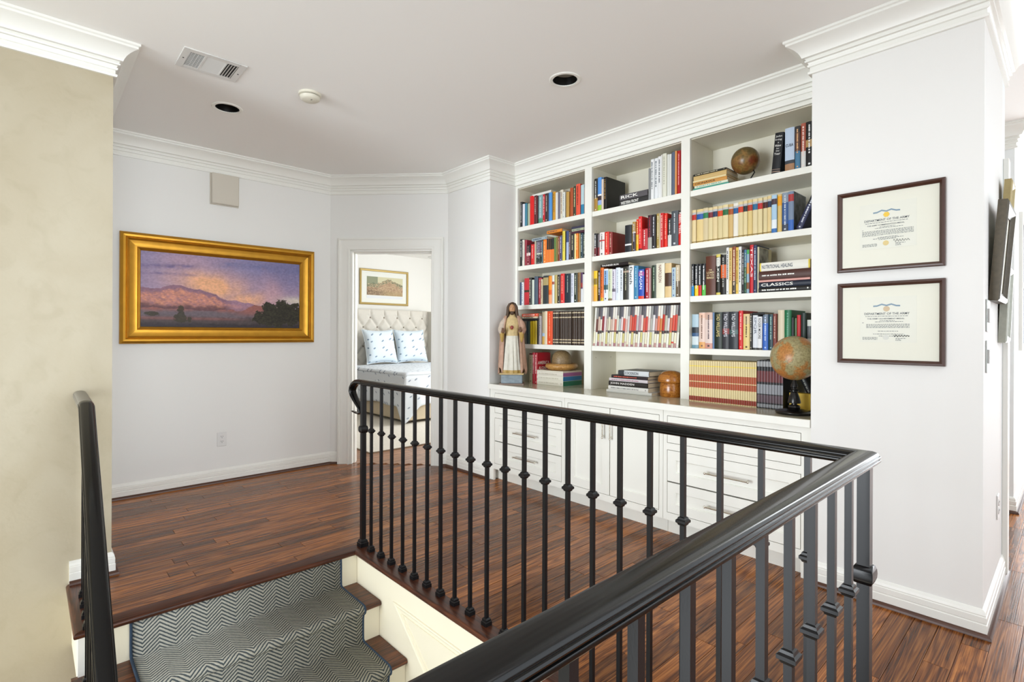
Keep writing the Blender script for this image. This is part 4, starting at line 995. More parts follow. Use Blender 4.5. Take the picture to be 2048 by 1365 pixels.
  [-1.6432, -1.6094, 0.22, 'd0c098', {'bn': [[0.03, 0.06, '8a7038'], [0.7, 0.86, '2f7a50'], [0.86, 0.92, 'b8b8b8']]}],
  [-1.6076, -1.5786, 0.216, 'd8c898', {'bn': [[0.03, 0.06, '8a7038'], [0.7, 0.86, '7a2830'], [0.86, 0.92, 'b8b8b8']]}],
  [-1.5769, -1.5465, 0.217, 'dcc898', {'bn': [[0.03, 0.06, '8a7038'], [0.7, 0.86, '2a3a5c'], [0.86, 0.92, 'b8b8b8']]}],
  [-1.5453, -1.5145, 0.216, 'd4c494', {'bn': [[0.03, 0.06, '8a7038'], [0.7, 0.86, 'd04818'], [0.86, 0.92, 'b8b8b8']]}],
  [-1.5132, -1.4787, 0.218, 'dccc9c', {'bn': [[0.03, 0.06, '8a7038'], [0.7, 0.86, '2a6a40'], [0.86, 0.92, 'b8b8b8']]}],
  [-1.4775, -1.4493, 0.216, 'ccac70', {'bn': [[0.03, 0.06, '8a7038'], [0.7, 0.86, 'a85020'], [0.86, 0.92, 'b8b8b8']]}],
  [-1.4481, -1.4178, 0.217, 'e4e0d4', {'bn': [[0.03, 0.06, '8a7038'], [0.7, 0.86, '245a90'], [0.86, 0.92, 'b8b8b8']]}],
  [-1.4158, -1.3864, 0.219, 'd8c898', {'bn': [[0.03, 0.06, '8a7038'], [0.7, 0.86, 'c84020'], [0.86, 0.92, 'b8b8b8']]}],
  [-1.3852, -1.3609, 0.22, 'dccc9c', {'bn': [[0.03, 0.06, '8a7038'], [0.7, 0.86, '26323a'], [0.86, 0.92, 'b8b8b8']]}],
  [-1.3593, -1.3322, 0.221, 'd8c080', {'bn': [[0.03, 0.06, '8a7038'], [0.7, 0.86, 'b03828'], [0.86, 0.92, 'b8b8b8']]}],
  [-1.3311, -1.3024, 0.222, 'dccca0', {'bn': [[0.03, 0.06, '8a7038'], [0.7, 0.86, '2a6890'], [0.86, 0.92, 'b8b8b8']]}],
  [-1.3012, -1.2737, 0.222, 'dccc9c', {'bn': [[0.03, 0.06, '8a7038'], [0.7, 0.86, 'b82828'], [0.86, 0.92, 'b8b8b8']]}],
  [-1.2695, -1.2454, 0.222, 'd8c898', {'bn': [[0.03, 0.06, '8a7038'], [0.7, 0.86, '4a1c20'], [0.86, 0.92, 'b8b8b8']]}],
  [-1.2443, -1.2231, 0.224, 'e0c890', {'bn': [[0.03, 0.06, '8a7038'], [0.7, 0.86, '2a3450'], [0.86, 0.92, 'b8b8b8']]}],
  [-1.2186, -1.19, 0.222, 'a8c8e0', {'bn': [[0, 0.12, '3a70b0'], [0.12, 0.35, 'e4ecf0'], [0.75, 0.9, '4a3840']]}],
  [-1.1878, -1.1646, 0.222, 'd8b870', {'bn': [[0.7, 0.95, 'e8a020']]}],
  [-1.1635, -1.1289, 0.226, '3a5a90', {'bn': [[0, 0.2, '404858'], [0.75, 1, '8a98a8']], 't': '', 'tc': 'c8d0d8'}],
  [-1.1268, -1.098, 0.225, '7888a0', {'bn': [[0, 0.28, '3a68b8'], [0.75, 0.93, 'a83838']], 'd': 0.2}],
 ]),
 'c3s2': dict(z=1.482, Y=3.19, lean=0, f=[[-1.2916, -1.0053, [(0.028, '1c1a18'), (0.032, '222838'), (0.012, 'd8a098'), (0.052, '4a2a22'), (0.05, 'e0c848')], 'sh', None, ['', 'CLASSICS', '', '', 'NUTRITIONAL HEALING']]], b=[
  [-1.7278, -1.7042, 0.211, '15181c', {'bn': [[0, 0.33, '1e88c8']], 't': '', 'tc': 'd8d8d8'}],
  [-1.7019, -1.6763, 0.209, '15181c', {'bn': [[0, 0.33, 'e8c820']], 't': '', 'tc': 'd8d8d8'}],
  [-1.6749, -1.6522, 0.208, '15181c', {'bn': [[0, 0.33, 'c82828']], 't': '', 'tc': 'd8d8d8'}],
  [-1.6509, -1.6254, 0.208, '15181c', {'bn': [[0, 0.33, '58b848']], 't': '', 'tc': 'd8d8d8'}],
  [-1.6227, -1.5573, 0.251, '5a3020', {'tws': ['THE', 'LORD', 'OF THE', 'RINGS'], 'tc': 'e0d0a0', 'bn': []}],
  [-1.5565, -1.5294, 0.257, '24241f', {'bn': [[0, 0.06, 'd8c860'], [0.72, 0.92, 'c8c8c0'], [0.93, 1, 'd8c860']], 't': 'TOLKIEN', 'tc': 'e4e4dc'}],
  [-1.5277, -1.4934, 0.251, '1a1814', {'bn': [[0.42, 0.75, 'd86028']], 't': '', 'tc': 'a8a8a0'}],
  [-1.4926, -1.4746, 0.293, 'dfe0de', {'t': '', 'tc': '3a4048'}],
  [-1.4725, -1.4538, 0.289, 'dcc078', {'t': '', 'tc': '907028'}],
  [-1.4526, -1.4284, 0.294, '8a4a30', {'t': '', 'tc': 'e8d0b8', 'bn': [[0, 0.28, '4a4038']]}],
  [-1.4272, -1.4117, 0.286, 'e0bc58', {'t': '', 'tc': '604818'}],
  [-1.4109, -1.3936, 0.288, 'dfe0de', {'t': '', 'tc': '303030'}],
  [-1.3928, -1.3792, 0.268, '1c2024', {'t': '', 'tc': 'd8d8d8'}],
  [-1.3784, -1.3633, 0.266, '4a7098', {'bn': [[0, 0.6, '2a5038']], 't': '', 'tc': 'a8c8a0'}],
  [-1.3625, -1.3471, 0.264, '8aa8b8', {'bn': [[0.1, 0.25, '805030'], [0.45, 0.7, 'd89050'], [0.9, 1, '48a050']]}],
  [-1.3459, -1.3237, 0.292, 'c8242c', {'t': 'TEXAS', 'tc': 'f0d8d8'}],
  [-1.3225, -1.3024, 0.287, '2a3858', {'t': '', 'tc': 'c0c8d8'}],
  [-1.3016, -1.2924, 0.275, 'c8c0a0', {}],
 ]),
 'c3s1': dict(z=1.142, Y=3.19, lean=0, f=[[-1.3256, -1.2586, [(0.016, '1a1c1c')], 'on', (10, 11), '']], b=[
  [-1.7311, -1.6749, 0.222, 'a8c0cc', {'bn': [[0, 0.1, '6a90a0'], [0.1, 0.35, 'c8d4d8'], [0.35, 0.45, '3a5a80'], [0.45, 0.62, '283038']]}],
  [-1.6726, -1.6298, 0.232, 'dcc4b8', {'bn': [[0, 0.18, 'd8a060'], [0.85, 0.98, 'e0b8a0']], 't': '', 'tc': '806050'}],
  [-1.6271, -1.5782, 0.232, 'dcc8c0', {'bn': [[0, 0.15, 'c89080'], [0.8, 1, 'c8a898']], 't': '', 'tc': '504048'}],
  [-1.5764, -1.5656, 0.23, '5a7aa0', {}],
  [-1.563, -1.5145, 0.231, '1e2a20', {'t': 'TAD WILLIAMS', 'tc': 'c8b878'}],
  [-1.5128, -1.4704, 0.232, '34343a', {'bn': [[0.4, 0.55, '8a3a38']], 't': 'TAD WILLIAMS', 'tc': 'd0d0d8'}],
  [-1.4692, -1.4146, 0.232, '2c3036', {'bn': [[0.4, 0.52, '405a58']], 't': 'TAD WILLIAMS', 'tc': 'd0d4d8'}],
  [-1.4125, -1.3868, 0.237, 'd02828', {'t': '', 'tc': 'f0b0a8', 'd': 0.22}],
  [-1.3844, -1.344, 0.216, 'e0c880', {'bn': [[0.72, 0.98, 'd8c090']], 't': '', 'tc': '504020'}],
  [-1.3428, -1.3279, 0.219, '2a2824', {'t': '', 'tc': 'c8c0b0'}],
  [-1.3264, -1.2978, 0.207, 'd8dce2', {'t': 'SPQR', 'tc': '687080', 'big': 1, 'bn': [[0, 0.06, '404040']]}],
  [-1.2966, -1.2707, 0.198, 'e2e4e6', {'t': 'ROGER MOORE', 'tc': '282c34', 'bn': [[0, 0.06, '404040']]}],
  [-1.2688, -1.2387, 0.211, '3a6ac0', {'t': '', 'tc': 'c0d0f0', 'bn': [[0.75, 1, '6a7888']]}],
  [-1.2372, -1.209, 0.211, '244048', {'t': '', 'tc': '88b0a8'}],
  [-1.2072, -1.1878, 0.213, '7a3a30', {'t': '', 'tc': 'c8a090'}],
  [-1.1856, -1.1495, 0.234, 'd8ccb0', {}],
  [-1.1481, -1.1113, 0.233, '1e6a44', {'t': '', 'tc': '68a888', 'd': 0.23}],
  [-1.1102, -1.0952, 0.189, '181a18', {}],
  [-1.0938, -1.0813, 0.186, '4a6a40', {}],
  [-1.0799, -1.061, 0.203, 'c02830', {}],
  [-1.0593, -1.0321, 0.214, '20302a', {}],
  [-1.0287, -1.0053, 0.175, 'd0d4cc', {'bn': [[0.4, 0.8, '606468']]}],
 ]),
 'c3c': dict(z=0.808, Y=3.12, lean=0, f=[], b=[
  [-1.6943, -1.6788, 0.257, 'd6c492', {'bn': [[0.02, 0.13, '8a2c1c'], [0.34, 0.66, 'a84a28'], [0.48, 0.5, 'd6c492'], [0.86, 0.88, 'e8d040']], 'thin': 1}],
  [-1.6782, -1.6629, 0.258, 'd6c492', {'bn': [[0.02, 0.13, '8a2c1c'], [0.34, 0.66, 'a84a28'], [0.48, 0.5, 'd6c492'], [0.86, 0.88, 'e8d040']], 'thin': 1}],
  [-1.6623, -1.647, 0.258, 'd6c492', {'bn': [[0.02, 0.13, '8a2c1c'], [0.34, 0.66, 'a84a28'], [0.48, 0.5, 'd6c492'], [0.86, 0.88, 'e8d040']], 'thin': 1}],
  [-1.6464, -1.6313, 0.258, 'd6c492', {'bn': [[0.02, 0.13, '8a2c1c'], [0.34, 0.66, 'a84a28'], [0.48, 0.5, 'd6c492'], [0.86, 0.88, 'e8d040']], 'thin': 1}],
  [-1.6307, -1.6157, 0.258, 'd6c492', {'bn': [[0.02, 0.13, '8a2c1c'], [0.34, 0.66, 'a84a28'], [0.48, 0.5, 'd6c492'], [0.86, 0.88, 'e8d040']], 'thin': 1}],
  [-1.6151, -1.6002, 0.258, 'd6c492', {'bn': [[0.02, 0.13, '8a2c1c'], [0.34, 0.66, 'a84a28'], [0.48, 0.5, 'd6c492'], [0.86, 0.88, 'e8d040']], 'thin': 1}],
  [-1.5996, -1.5848, 0.259, 'd6c492', {'bn': [[0.02, 0.13, '8a2c1c'], [0.34, 0.66, 'a84a28'], [0.48, 0.5, 'd6c492'], [0.86, 0.88, 'e8d040']], 'thin': 1}],
  [-1.5842, -1.5695, 0.259, 'd6c492', {'bn': [[0.02, 0.13, '8a2c1c'], [0.34, 0.66, 'a84a28'], [0.48, 0.5, 'd6c492'], [0.86, 0.88, 'e8d040']], 'thin': 1}],
  [-1.5689, -1.5543, 0.259, 'd6c492', {'bn': [[0.02, 0.13, '8a2c1c'], [0.34, 0.66, 'a84a28'], [0.48, 0.5, 'd6c492'], [0.86, 0.88, 'e8d040']], 'thin': 1}],
  [-1.5537, -1.5392, 0.259, 'd6c492', {'bn': [[0.02, 0.13, '8a2c1c'], [0.34, 0.66, 'a84a28'], [0.48, 0.5, 'd6c492'], [0.86, 0.88, 'e8d040']], 'thin': 1}],
  [-1.5386, -1.5242, 0.26, 'd6c492', {'bn': [[0.02, 0.13, '8a2c1c'], [0.34, 0.66, 'a84a28'], [0.48, 0.5, 'd6c492'], [0.86, 0.88, 'e8d040']], 'thin': 1}],
  [-1.5236, -1.5093, 0.26, 'd6c492', {'bn': [[0.02, 0.13, '8a2c1c'], [0.34, 0.66, 'a84a28'], [0.48, 0.5, 'd6c492'], [0.86, 0.88, 'e8d040']], 'thin': 1}],
  [-1.5088, -1.4945, 0.26, 'd6c492', {'bn': [[0.02, 0.13, '8a2c1c'], [0.34, 0.66, 'a84a28'], [0.48, 0.5, 'd6c492'], [0.86, 0.88, 'e8d040']], 'thin': 1}],
  [-1.494, -1.4798, 0.26, 'd6c492', {'bn': [[0.02, 0.13, '8a2c1c'], [0.34, 0.66, 'a84a28'], [0.48, 0.5, 'd6c492'], [0.86, 0.88, 'e8d040']], 'thin': 1}],
  [-1.4793, -1.4652, 0.26, 'd6c492', {'bn': [[0.02, 0.13, '8a2c1c'], [0.34, 0.66, 'a84a28'], [0.48, 0.5, 'd6c492'], [0.86, 0.88, 'e8d040']], 'thin': 1}],
  [-1.4647, -1.4507, 0.261, 'd6c492', {'bn': [[0.02, 0.13, '8a2c1c'], [0.34, 0.66, 'a84a28'], [0.48, 0.5, 'd6c492'], [0.86, 0.88, 'e8d040']], 'thin': 1}],
  [-1.4502, -1.4363, 0.261, 'd6c492', {'bn': [[0.02, 0.13, '8a2c1c'], [0.34, 0.66, 'a84a28'], [0.48, 0.5, 'd6c492'], [0.86, 0.88, 'e8d040']], 'thin': 1}],
  [-1.4358, -1.422, 0.261, 'd6c492', {'bn': [[0.02, 0.13, '8a2c1c'], [0.34, 0.66, 'a84a28'], [0.48, 0.5, 'd6c492'], [0.86, 0.88, 'e8d040']], 'thin': 1}],
  [-1.4215, -1.4078, 0.261, 'd6c492', {'bn': [[0.02, 0.13, '8a2c1c'], [0.34, 0.66, 'a84a28'], [0.48, 0.5, 'd6c492'], [0.86, 0.88, 'e8d040']], 'thin': 1}],
  [-1.4073, -1.3937, 0.261, 'd6c492', {'bn': [[0.02, 0.13, '8a2c1c'], [0.34, 0.66, 'a84a28'], [0.48, 0.5, 'd6c492'], [0.86, 0.88, 'e8d040']], 'thin': 1}],
  [-1.3932, -1.3797, 0.262, 'd6c492', {'bn': [[0.02, 0.13, '8a2c1c'], [0.34, 0.66, 'a84a28'], [0.48, 0.5, 'd6c492'], [0.86, 0.88, 'e8d040']], 'thin': 1}],
  [-1.3792, -1.3658, 0.262, 'd6c492', {'bn': [[0.02, 0.13, '8a2c1c'], [0.34, 0.66, 'a84a28'], [0.48, 0.5, 'd6c492'], [0.86, 0.88, 'e8d040']], 'thin': 1}],
  [-1.3653, -1.3519, 0.262, 'd6c492', {'bn': [[0.02, 0.13, '8a2c1c'], [0.34, 0.66, 'a84a28'], [0.48, 0.5, 'd6c492'], [0.86, 0.88, 'e8d040']], 'thin': 1}],
  [-1.3514, -1.3382, 0.262, 'd6c492', {'bn': [[0.02, 0.13, '8a2c1c'], [0.34, 0.66, 'a84a28'], [0.48, 0.5, 'd6c492'], [0.86, 0.88, 'e8d040']], 'thin': 1}],
  [-1.3377, -1.3245, 0.262, 'd6c492', {'bn': [[0.02, 0.13, '8a2c1c'], [0.34, 0.66, 'a84a28'], [0.48, 0.5, 'd6c492'], [0.86, 0.88, 'e8d040']], 'thin': 1}],
  [-1.324, -1.3109, 0.262, 'd6c492', {'bn': [[0.02, 0.13, '8a2c1c'], [0.34, 0.66, 'a84a28'], [0.48, 0.5, 'd6c492'], [0.86, 0.88, 'e8d040']], 'thin': 1}],
  [-1.3104, -1.2975, 0.263, 'd6c492', {'bn': [[0.02, 0.13, '8a2c1c'], [0.34, 0.66, 'a84a28'], [0.48, 0.5, 'd6c492'], [0.86, 0.88, 'e8d040']], 'thin': 1}],
  [-1.297, -1.2841, 0.263, 'd6c492', {'bn': [[0.02, 0.13, '8a2c1c'], [0.34, 0.66, 'a84a28'], [0.48, 0.5, 'd6c492'], [0.86, 0.88, 'e8d040']], 'thin': 1}],
  [-1.2836, -1.2707, 0.263, 'd6c492', {'bn': [[0.02, 0.13, '8a2c1c'], [0.34, 0.66, 'a84a28'], [0.48, 0.5, 'd6c492'], [0.86, 0.88, 'e8d040']], 'thin': 1}],
  [-1.2683, -1.2523, 0.276, '17171b', {'bn': [[0.02, 0.09, '8a8c90'], [0.12, 0.28, '58444c'], [0.3, 0.5, '888a90'], [0.55, 0.78, '6a3034'], [0.87, 0.98, '989a9c']], 'thin': 1}],
  [-1.2517, -1.2358, 0.276, '17171b', {'bn': [[0.02, 0.09, '8a8c90'], [0.12, 0.28, '58444c'], [0.3, 0.5, '888a90'], [0.55, 0.78, '6a3034'], [0.87, 0.98, '989a9c']], 'thin': 1}],
  [-1.2352, -1.2195, 0.276, '17171b', {'bn': [[0.02, 0.09, '8a8c90'], [0.12, 0.28, '58444c'], [0.3, 0.5, '888a90'], [0.55, 0.78, '6a3034'], [0.87, 0.98, '989a9c']], 'thin': 1}],
  [-1.2189, -1.2033, 0.276, '17171b', {'bn': [[0.02, 0.09, '8a8c90'], [0.12, 0.28, '58444c'], [0.3, 0.5, '888a90'], [0.55, 0.78, '6a3034'], [0.87, 0.98, '989a9c']], 'thin': 1}],
  [-1.2027, -1.1873, 0.276, '17171b', {'bn': [[0.02, 0.09, '8a8c90'], [0.12, 0.28, '58444c'], [0.3, 0.5, '888a90'], [0.55, 0.78, '6a3034'], [0.87, 0.98, '989a9c']], 'thin': 1}],
  [-1.1867, -1.1713, 0.277, '17171b', {'bn': [[0.02, 0.09, '8a8c90'], [0.12, 0.28, '58444c'], [0.3, 0.5, '888a90'], [0.55, 0.78, '6a3034'], [0.87, 0.98, '989a9c']], 'thin': 1}],
  [-1.1707, -1.1555, 0.277, '17171b', {'bn': [[0.02, 0.09, '8a8c90'], [0.12, 0.28, '58444c'], [0.3, 0.5, '888a90'], [0.55, 0.78, '6a3034'], [0.87, 0.98, '989a9c']], 'thin': 1}],
  [-1.1549, -1.1398, 0.277, '17171b', {'bn': [[0.02, 0.09, '8a8c90'], [0.12, 0.28, '58444c'], [0.3, 0.5, '888a90'], [0.55, 0.78, '6a3034'], [0.87, 0.98, '989a9c']], 'thin': 1}],
  [-1.1392, -1.1242, 0.277, '17171b', {'bn': [[0.02, 0.09, '8a8c90'], [0.12, 0.28, '58444c'], [0.3, 0.5, '888a90'], [0.55, 0.78, '6a3034'], [0.87, 0.98, '989a9c']], 'thin': 1}],
 ]),
}# ------------------------------------------------------------------ books
ORD = 'first second third fourth fifth sixth seventh eighth ninth tenth eleventh twelfth thirteenth fourteenth fifteenth sixteenth seventeenth eighteenth nineteenth twentieth'.split()
ORD += ['twenty-' + x for x in ORD[:9]] + ['thirtieth'] + ['thirty-' + x for x in ORD[:9]] + ['fortieth']
PALETTE = {'black': '1c1c1e', 'charcoal': '38393c', 'grey': '808488', 'white': 'dedede', 'cream': 'd8ccaa', 'tan': 'b09868', 'brown': '5a3a26', 'dark brown': '3a2820', 'red': 'cc2626', 'dark red': '8a2a30', 'orange': 'e07a28',
           'yellow': 'dcc040', 'green': '4a7a44', 'dark green': '223a2a', 'teal': '4a8490', 'light blue': 'a8c4d8', 'blue': '4070b8', 'navy': '2a3858', 'purple': '5a4a60', 'pink': 'd8b8ac', 'coral': 'd86848', 'slate blue': '4a586a', 'olive': '8a7a40', 'gold': 'c09030'}
def cname(h):
    a_ = [int(h[i:i + 2], 16) for i in (0, 2, 4)]
    return min(PALETTE, key=lambda k: sum((x - int(PALETTE[k][i * 2:i * 2 + 2], 16)) ** 2 for i, x in enumerate(a_)))
def make_book(w, h, d, color, opts, name='book'):
    bands = [b_ for b_ in (opts.get('bn') or []) if b_[1] > b_[0]]
    cols = [color] + sorted({b_[2] for b_ in bands})
    lv = sorted({0.0, 1.0} | {b_[0] for b_ in bands} | {b_[1] for b_ in bands})
    thin = opts.get('thin') or w < 0.011
    def colour_of(f):
        r = color
        for b_ in bands:
            if b_[0] - 1e-6 <= f <= b_[1] + 1e-6: r = b_[2]
        return cols.index(r)
    mb_ = MB()
    if thin:
        pts = [(0, d), (0, 0.001), (w * 0.25, 0), (w * 0.75, 0), (w, 0.001), (w, d)]; nout = 5
    else:
        t = 0.0022; bu = min(0.004, w * 0.12)
        pts = [(0, d), (0, bu + 0.001), (w * 0.2, bu * 0.3), (w * 0.5, 0), (w * 0.8, bu * 0.3), (w, bu + 0.001), (w, d), (w - t, d), (w - t, bu + 0.004), (t, bu + 0.004), (t, d)]; nout = 6
    k = len(pts); n = 0
    for f in lv:
        mb_.v += [(x, y, h * f) for x, y in pts]
    for i in range(len(lv) - 1):
        ci = colour_of((lv[i] + lv[i + 1]) / 2)
        for j in range(k):
            a_ = i * k + j; b_ = i * k + (j + 1) % k
            mb_.face((a_, b_, b_ + k, a_ + k), ci if j < nout and j not in (0, nout - 1) or bands == [] else (ci if opts.get('wrap') else 0))
    mb_.face(list(reversed(range(k))), 0); mb_.face([(len(lv) - 1) * k + j for j in range(k)], 0)
    o = mb_.build(name, [paint(c_, 0.42) for c_ in cols], smooth=30)
    if not thin:
        MB().box(0.0024, w - 0.0024, 0.008, d - 0.004, 0.003, h - 0.004).build('page_block', PAGE, o)
    tc = opts.get('tc')
    y = -0.0004
    tb = MB()
    if opts.get('t'):
        s_ = opts['t']; L_ = h * (0.62 if not opts.get('big') else 0.5); H_ = min(w * 0.55, 0.022)
        put_text(tb, s_, (w / 2 - H_ / 2, y, h * 0.95), (0, 0, -1), (1, 0, 0), L_, H_, fit=True)
    elif opts.get('tw'):
        put_text(tb, opts['tw'], (w * 0.1, y, h * 0.56), (1, 0, 0), (0, 0, 1), w * 0.8, w * 0.34)
    elif opts.get('tws'):
        z = h * opts.get('zt', 0.66)
        for s_ in opts['tws']:
            hh = 0.008 if len(s_) < 4 or ' ' in s_ else 0.013
            put_text(tb, s_, (w * 0.14, y, z - hh), (1, 0, 0), (0, 0, 1), w * 0.72, hh, fit=len(s_) > 3); z -= hh + 0.006
        tb.lathe([(0.0001, -0.0001), (w * 0.18, 0.0)], (0, 0, 0), 12) if False else None
    elif tc:
        # illegible title: little blocks of print running down the spine
        r_ = random.Random(int(w * 1e5) + int(h * 1e4))
        z = h * 0.93; zb = h * r_.uniform(0.2, 0.38); ww = min(w * 0.34, 0.0085)
        while z > zb:
            l_ = r_.uniform(0.004, 0.011)
            tb.quad((w / 2 - ww / 2, y, z - l_), (w / 2 + ww / 2 * r_.uniform(0.5, 1), y, z - l_), (w / 2 + ww / 2 * r_.uniform(0.5, 1), y, z), (w / 2 - ww / 2, y, z))
            z -= l_ + r_.choice((0.0015, 0.002, 0.006))
        if r_.random() < 0.6:
            tb.quad((w * 0.36, y, h * 0.05), (w * 0.64, y, h * 0.05), (w * 0.64, y, h * 0.05 + w * 0.25), (w * 0.36, y, h * 0.05 + w * 0.25))
    if tb.v:
        tb.build('title', paint(tc or 'e0e0e0', 0.5), o, keep=True)
    return o
BAYN = {'1': 'doorway bay', '2': 'middle bay', '3': 'certificate bay'}
SHN = {'1': 'lowest shelf', '2': 'second shelf', '3': 'third shelf', '4': 'top shelf', 'c': 'countertop'}
def place_flat(o, x1, y, z):
    o.rotation_euler = (0, radians(-90), 0); o.location = (x1, y, z)
rb = random.Random(5)
for key, S in BOOKS.items():
    bay, shf = key[1], key[-1]
    lo, hi = BAYS[int(bay) - 1]
    where = '%s, %s' % (SHN[shf], BAYN[bay]); grp = 'books on the %s of the %s' % (SHN[shf], BAYN[bay])
    prev = lo + 0.001; tops = []
    rows = S['b']
    for i, (x0, x1, h, c_, op) in enumerate(rows):
        x0 = max(x0, prev + 0.0004); x1 = min(max(x1, x0 + 0.005), hi - 0.001)
        if key == 'c2s1':
            rm = random.Random(i * 7 + 1); op = dict(op, bn=[[max(0, p_ + (0 if p_ in (0, 1) else rm.uniform(-.05, .05))), q_ if q_ == 1 else q_, k_] for p_, q_, k_ in op['bn']])
            x0 = lo + 0.002 + i * 0.01895; x1 = x0 + 0.0172
        w = x1 - x0; prev = x1
        mag = key == 'c2s1'
        disc = key == 'c3c' and c_ == '17171b'
        d = op.get('d') or min(0.20, max(0.11, h * 0.66)) + rb.uniform(-0.008, 0.008)
        nm = 'magazine' if mag else 'slim_case' if disc else 'book'
        if mag: w = min(w, 0.0165)
        elif op.get('thin'): w -= 0.0011
        o = make_book(w, h, d, c_, op, nm)
        o.location = (x0, S['Y'] + (0 if op.get('thin') else rb.uniform(0, 0.012)), S['z'] + 0.0003)
        if mag:
            o.rotation_euler = (0, radians(S['lean']), 0); o.location.z += w * sin(radians(S['lean']))
        elif not op.get('thin') and rb.random() < 0.0 and i + 1 < len(rows) and rows[i + 1][0] - x1 > 0.004:
            o.rotation_euler = (0, radians(0.5), 0); o.location.z += w * sin(radians(0.5))
        tops.append((x0, x1, h))
        look = cname(c_)
        if op.get('bn'):
            other = cname(op['bn'][-1][2])
            if other != look: look += ' and ' + other
        tag(o, '%s %s, %s from the doorway side, %s' % (look, nm.replace('_', ' '), ORD[i], where), 'book' if not disc else 'case', grp)
    for q, (x0, x1, layers, mode, rng, txt) in enumerate(S['f']):
        x0 = max(x0, lo + 0.002); x1 = min(x1, hi - 0.002)
        z = S['z'] + 0.0004
        if mode == 'on':
            z += max(tops[i][2] for i in range(rng[0], min(rng[1], len(tops) - 1) + 1)) + 0.0008
        for n_, (th, c_) in enumerate(layers):
            t_ = txt[n_] if isinstance(txt, (list, tuple)) and txt else (txt or '')
            ins = 0.0 if n_ == 0 else rb.uniform(0, 0.012)
            a_, b_ = x0 + ins * 0.6, x1 - ins
            op = dict(t=t_, tc='f0f0ea' if sum(lin(c_)) < 0.9 else '28364c')
            if t_ == 'NUTRITIONAL HEALING': op = dict(t=t_, tc='22344e', bn=[[0.03, 0.97, 'e8e6dc']])
            if not t_ and n_ in (0, 2, 3): op = dict(tc=op['tc']) if th > 0.02 else {}
            o = make_book(th, b_ - a_, 0.155 if mode == 'on' else 0.2, c_, op)
            place_flat(o, b_, S['Y'] + rb.uniform(0, 0.006), z)
            tag(o, '%s book lying flat, %s up in %s pile, %s' % (cname(c_), ORD[n_], ORD[q], where), 'book', 'books lying flat')
            z += th + 0.0004

def solo(w, h, d, c_, op, loc, label, lean=0.0, name='book', rz=0.0):
    o = make_book(w, h, d, c_, op, name)
    l = list(loc); a_ = radians(lean)
    if lean > 0: l[2] += w * sin(a_)
    o.rotation_euler = (0, a_, radians(rz)); o.location = l
    tag(o, label, 'book'); return o
def flat(x0, x1, th, d, c_, op, y, z, label, rz=0.0):
    o = make_book(th, x1 - x0, d, c_, op); place_flat(o, x1, y, z); tag(o, label, 'book', 'books lying flat')
    if rz: o.rotation_euler = (Matrix.Rotation(radians(rz), 3, 'Z') @ Matrix.Rotation(radians(-90), 3, 'Y')).to_euler()
    return o
# doorway bay, countertop: red novel with its cover showing, and a flat pile of tall books
o = solo(0.026, 0.262, 0.165, 'a01c28', dict(tc='e8d8d0'), (-3.121, 3.152, Z0 + .0004), 'dark red book with white cover lettering beside the flat pile on countertop')
tb = MB()
put_text(tb, 'AMERICA', (0.0264, 0.012, 0.165), (0, 1, 0), (0, 0, 1), 0.14, 0.028)
put_text(tb, 'ALONE', (0.0264, 0.022, 0.120), (0, 1, 0), (0, 0, 1), 0.10, 0.028)
tb.build('cover_lettering', paint('e4d8cc'), o, keep=True)
z = Z0 + 0.0004
for th, c_, side, nm in ((0.041, 'd9d5c6', '2a6a50', 'green'), (0.037, 'dad6c8', '2a6a9a', 'blue'), (0.031, 'd8d2c6', '9a5a8a', 'purple'), (0.011, 'd8d4c4', 'c8b8a8', 'pale')):
    o = flat(-3.092, -2.800, th, 0.235, c_, dict(tc='b8b2a0') if th > 0.03 else {}, 3.150, z, 'large cream book with %s end in the flat pile under the wooden hat block' % nm)
    MB().box(0.001, th - 0.001, 0.002, 0.233, -0.0006, 0.0004).build('end_panel', paint(side), o)
    z += th + 0.0004
HATZ = z
# middle bay, countertop pile
z = Z0 + 0.0004
for x0, x1, th, c_, op, look in ((-2.352, -1.972, .020, 'c8c8c2', dict(), 'pale grey thin book at the base of'), (-2.335, -2.000, .030, 'd4d2cc', dict(tc='808080'), 'white book second from the bottom of'),
                                 (-2.328, -2.000, .034, '2a2624', dict(t='JOHN MADDEN', tc='d8d4d0'), 'black and white book in the middle of'), (-2.326, -2.002, .021, 'c8c0c4', dict(tc='a87888'), 'pale striped book fourth from the bottom of'),
                                 (-2.308, -2.006, .023, '2a2224', dict(tc='c85a48'), 'black book with red lettering near the top of'), (-2.250, -1.996, .035, '3a3c3e', dict(bn=[[0.0, 0.8, 'c8ccce']], t='BRUCE DICKINSON', tc='3a4048'), 'grey book topping')):
    flat(x0, x1, th, 0.235, c_, op, 3.118 + rb.uniform(0, .008), z, look + ' the pile beside the wooden lidded vessel')
    z += th + 0.0004
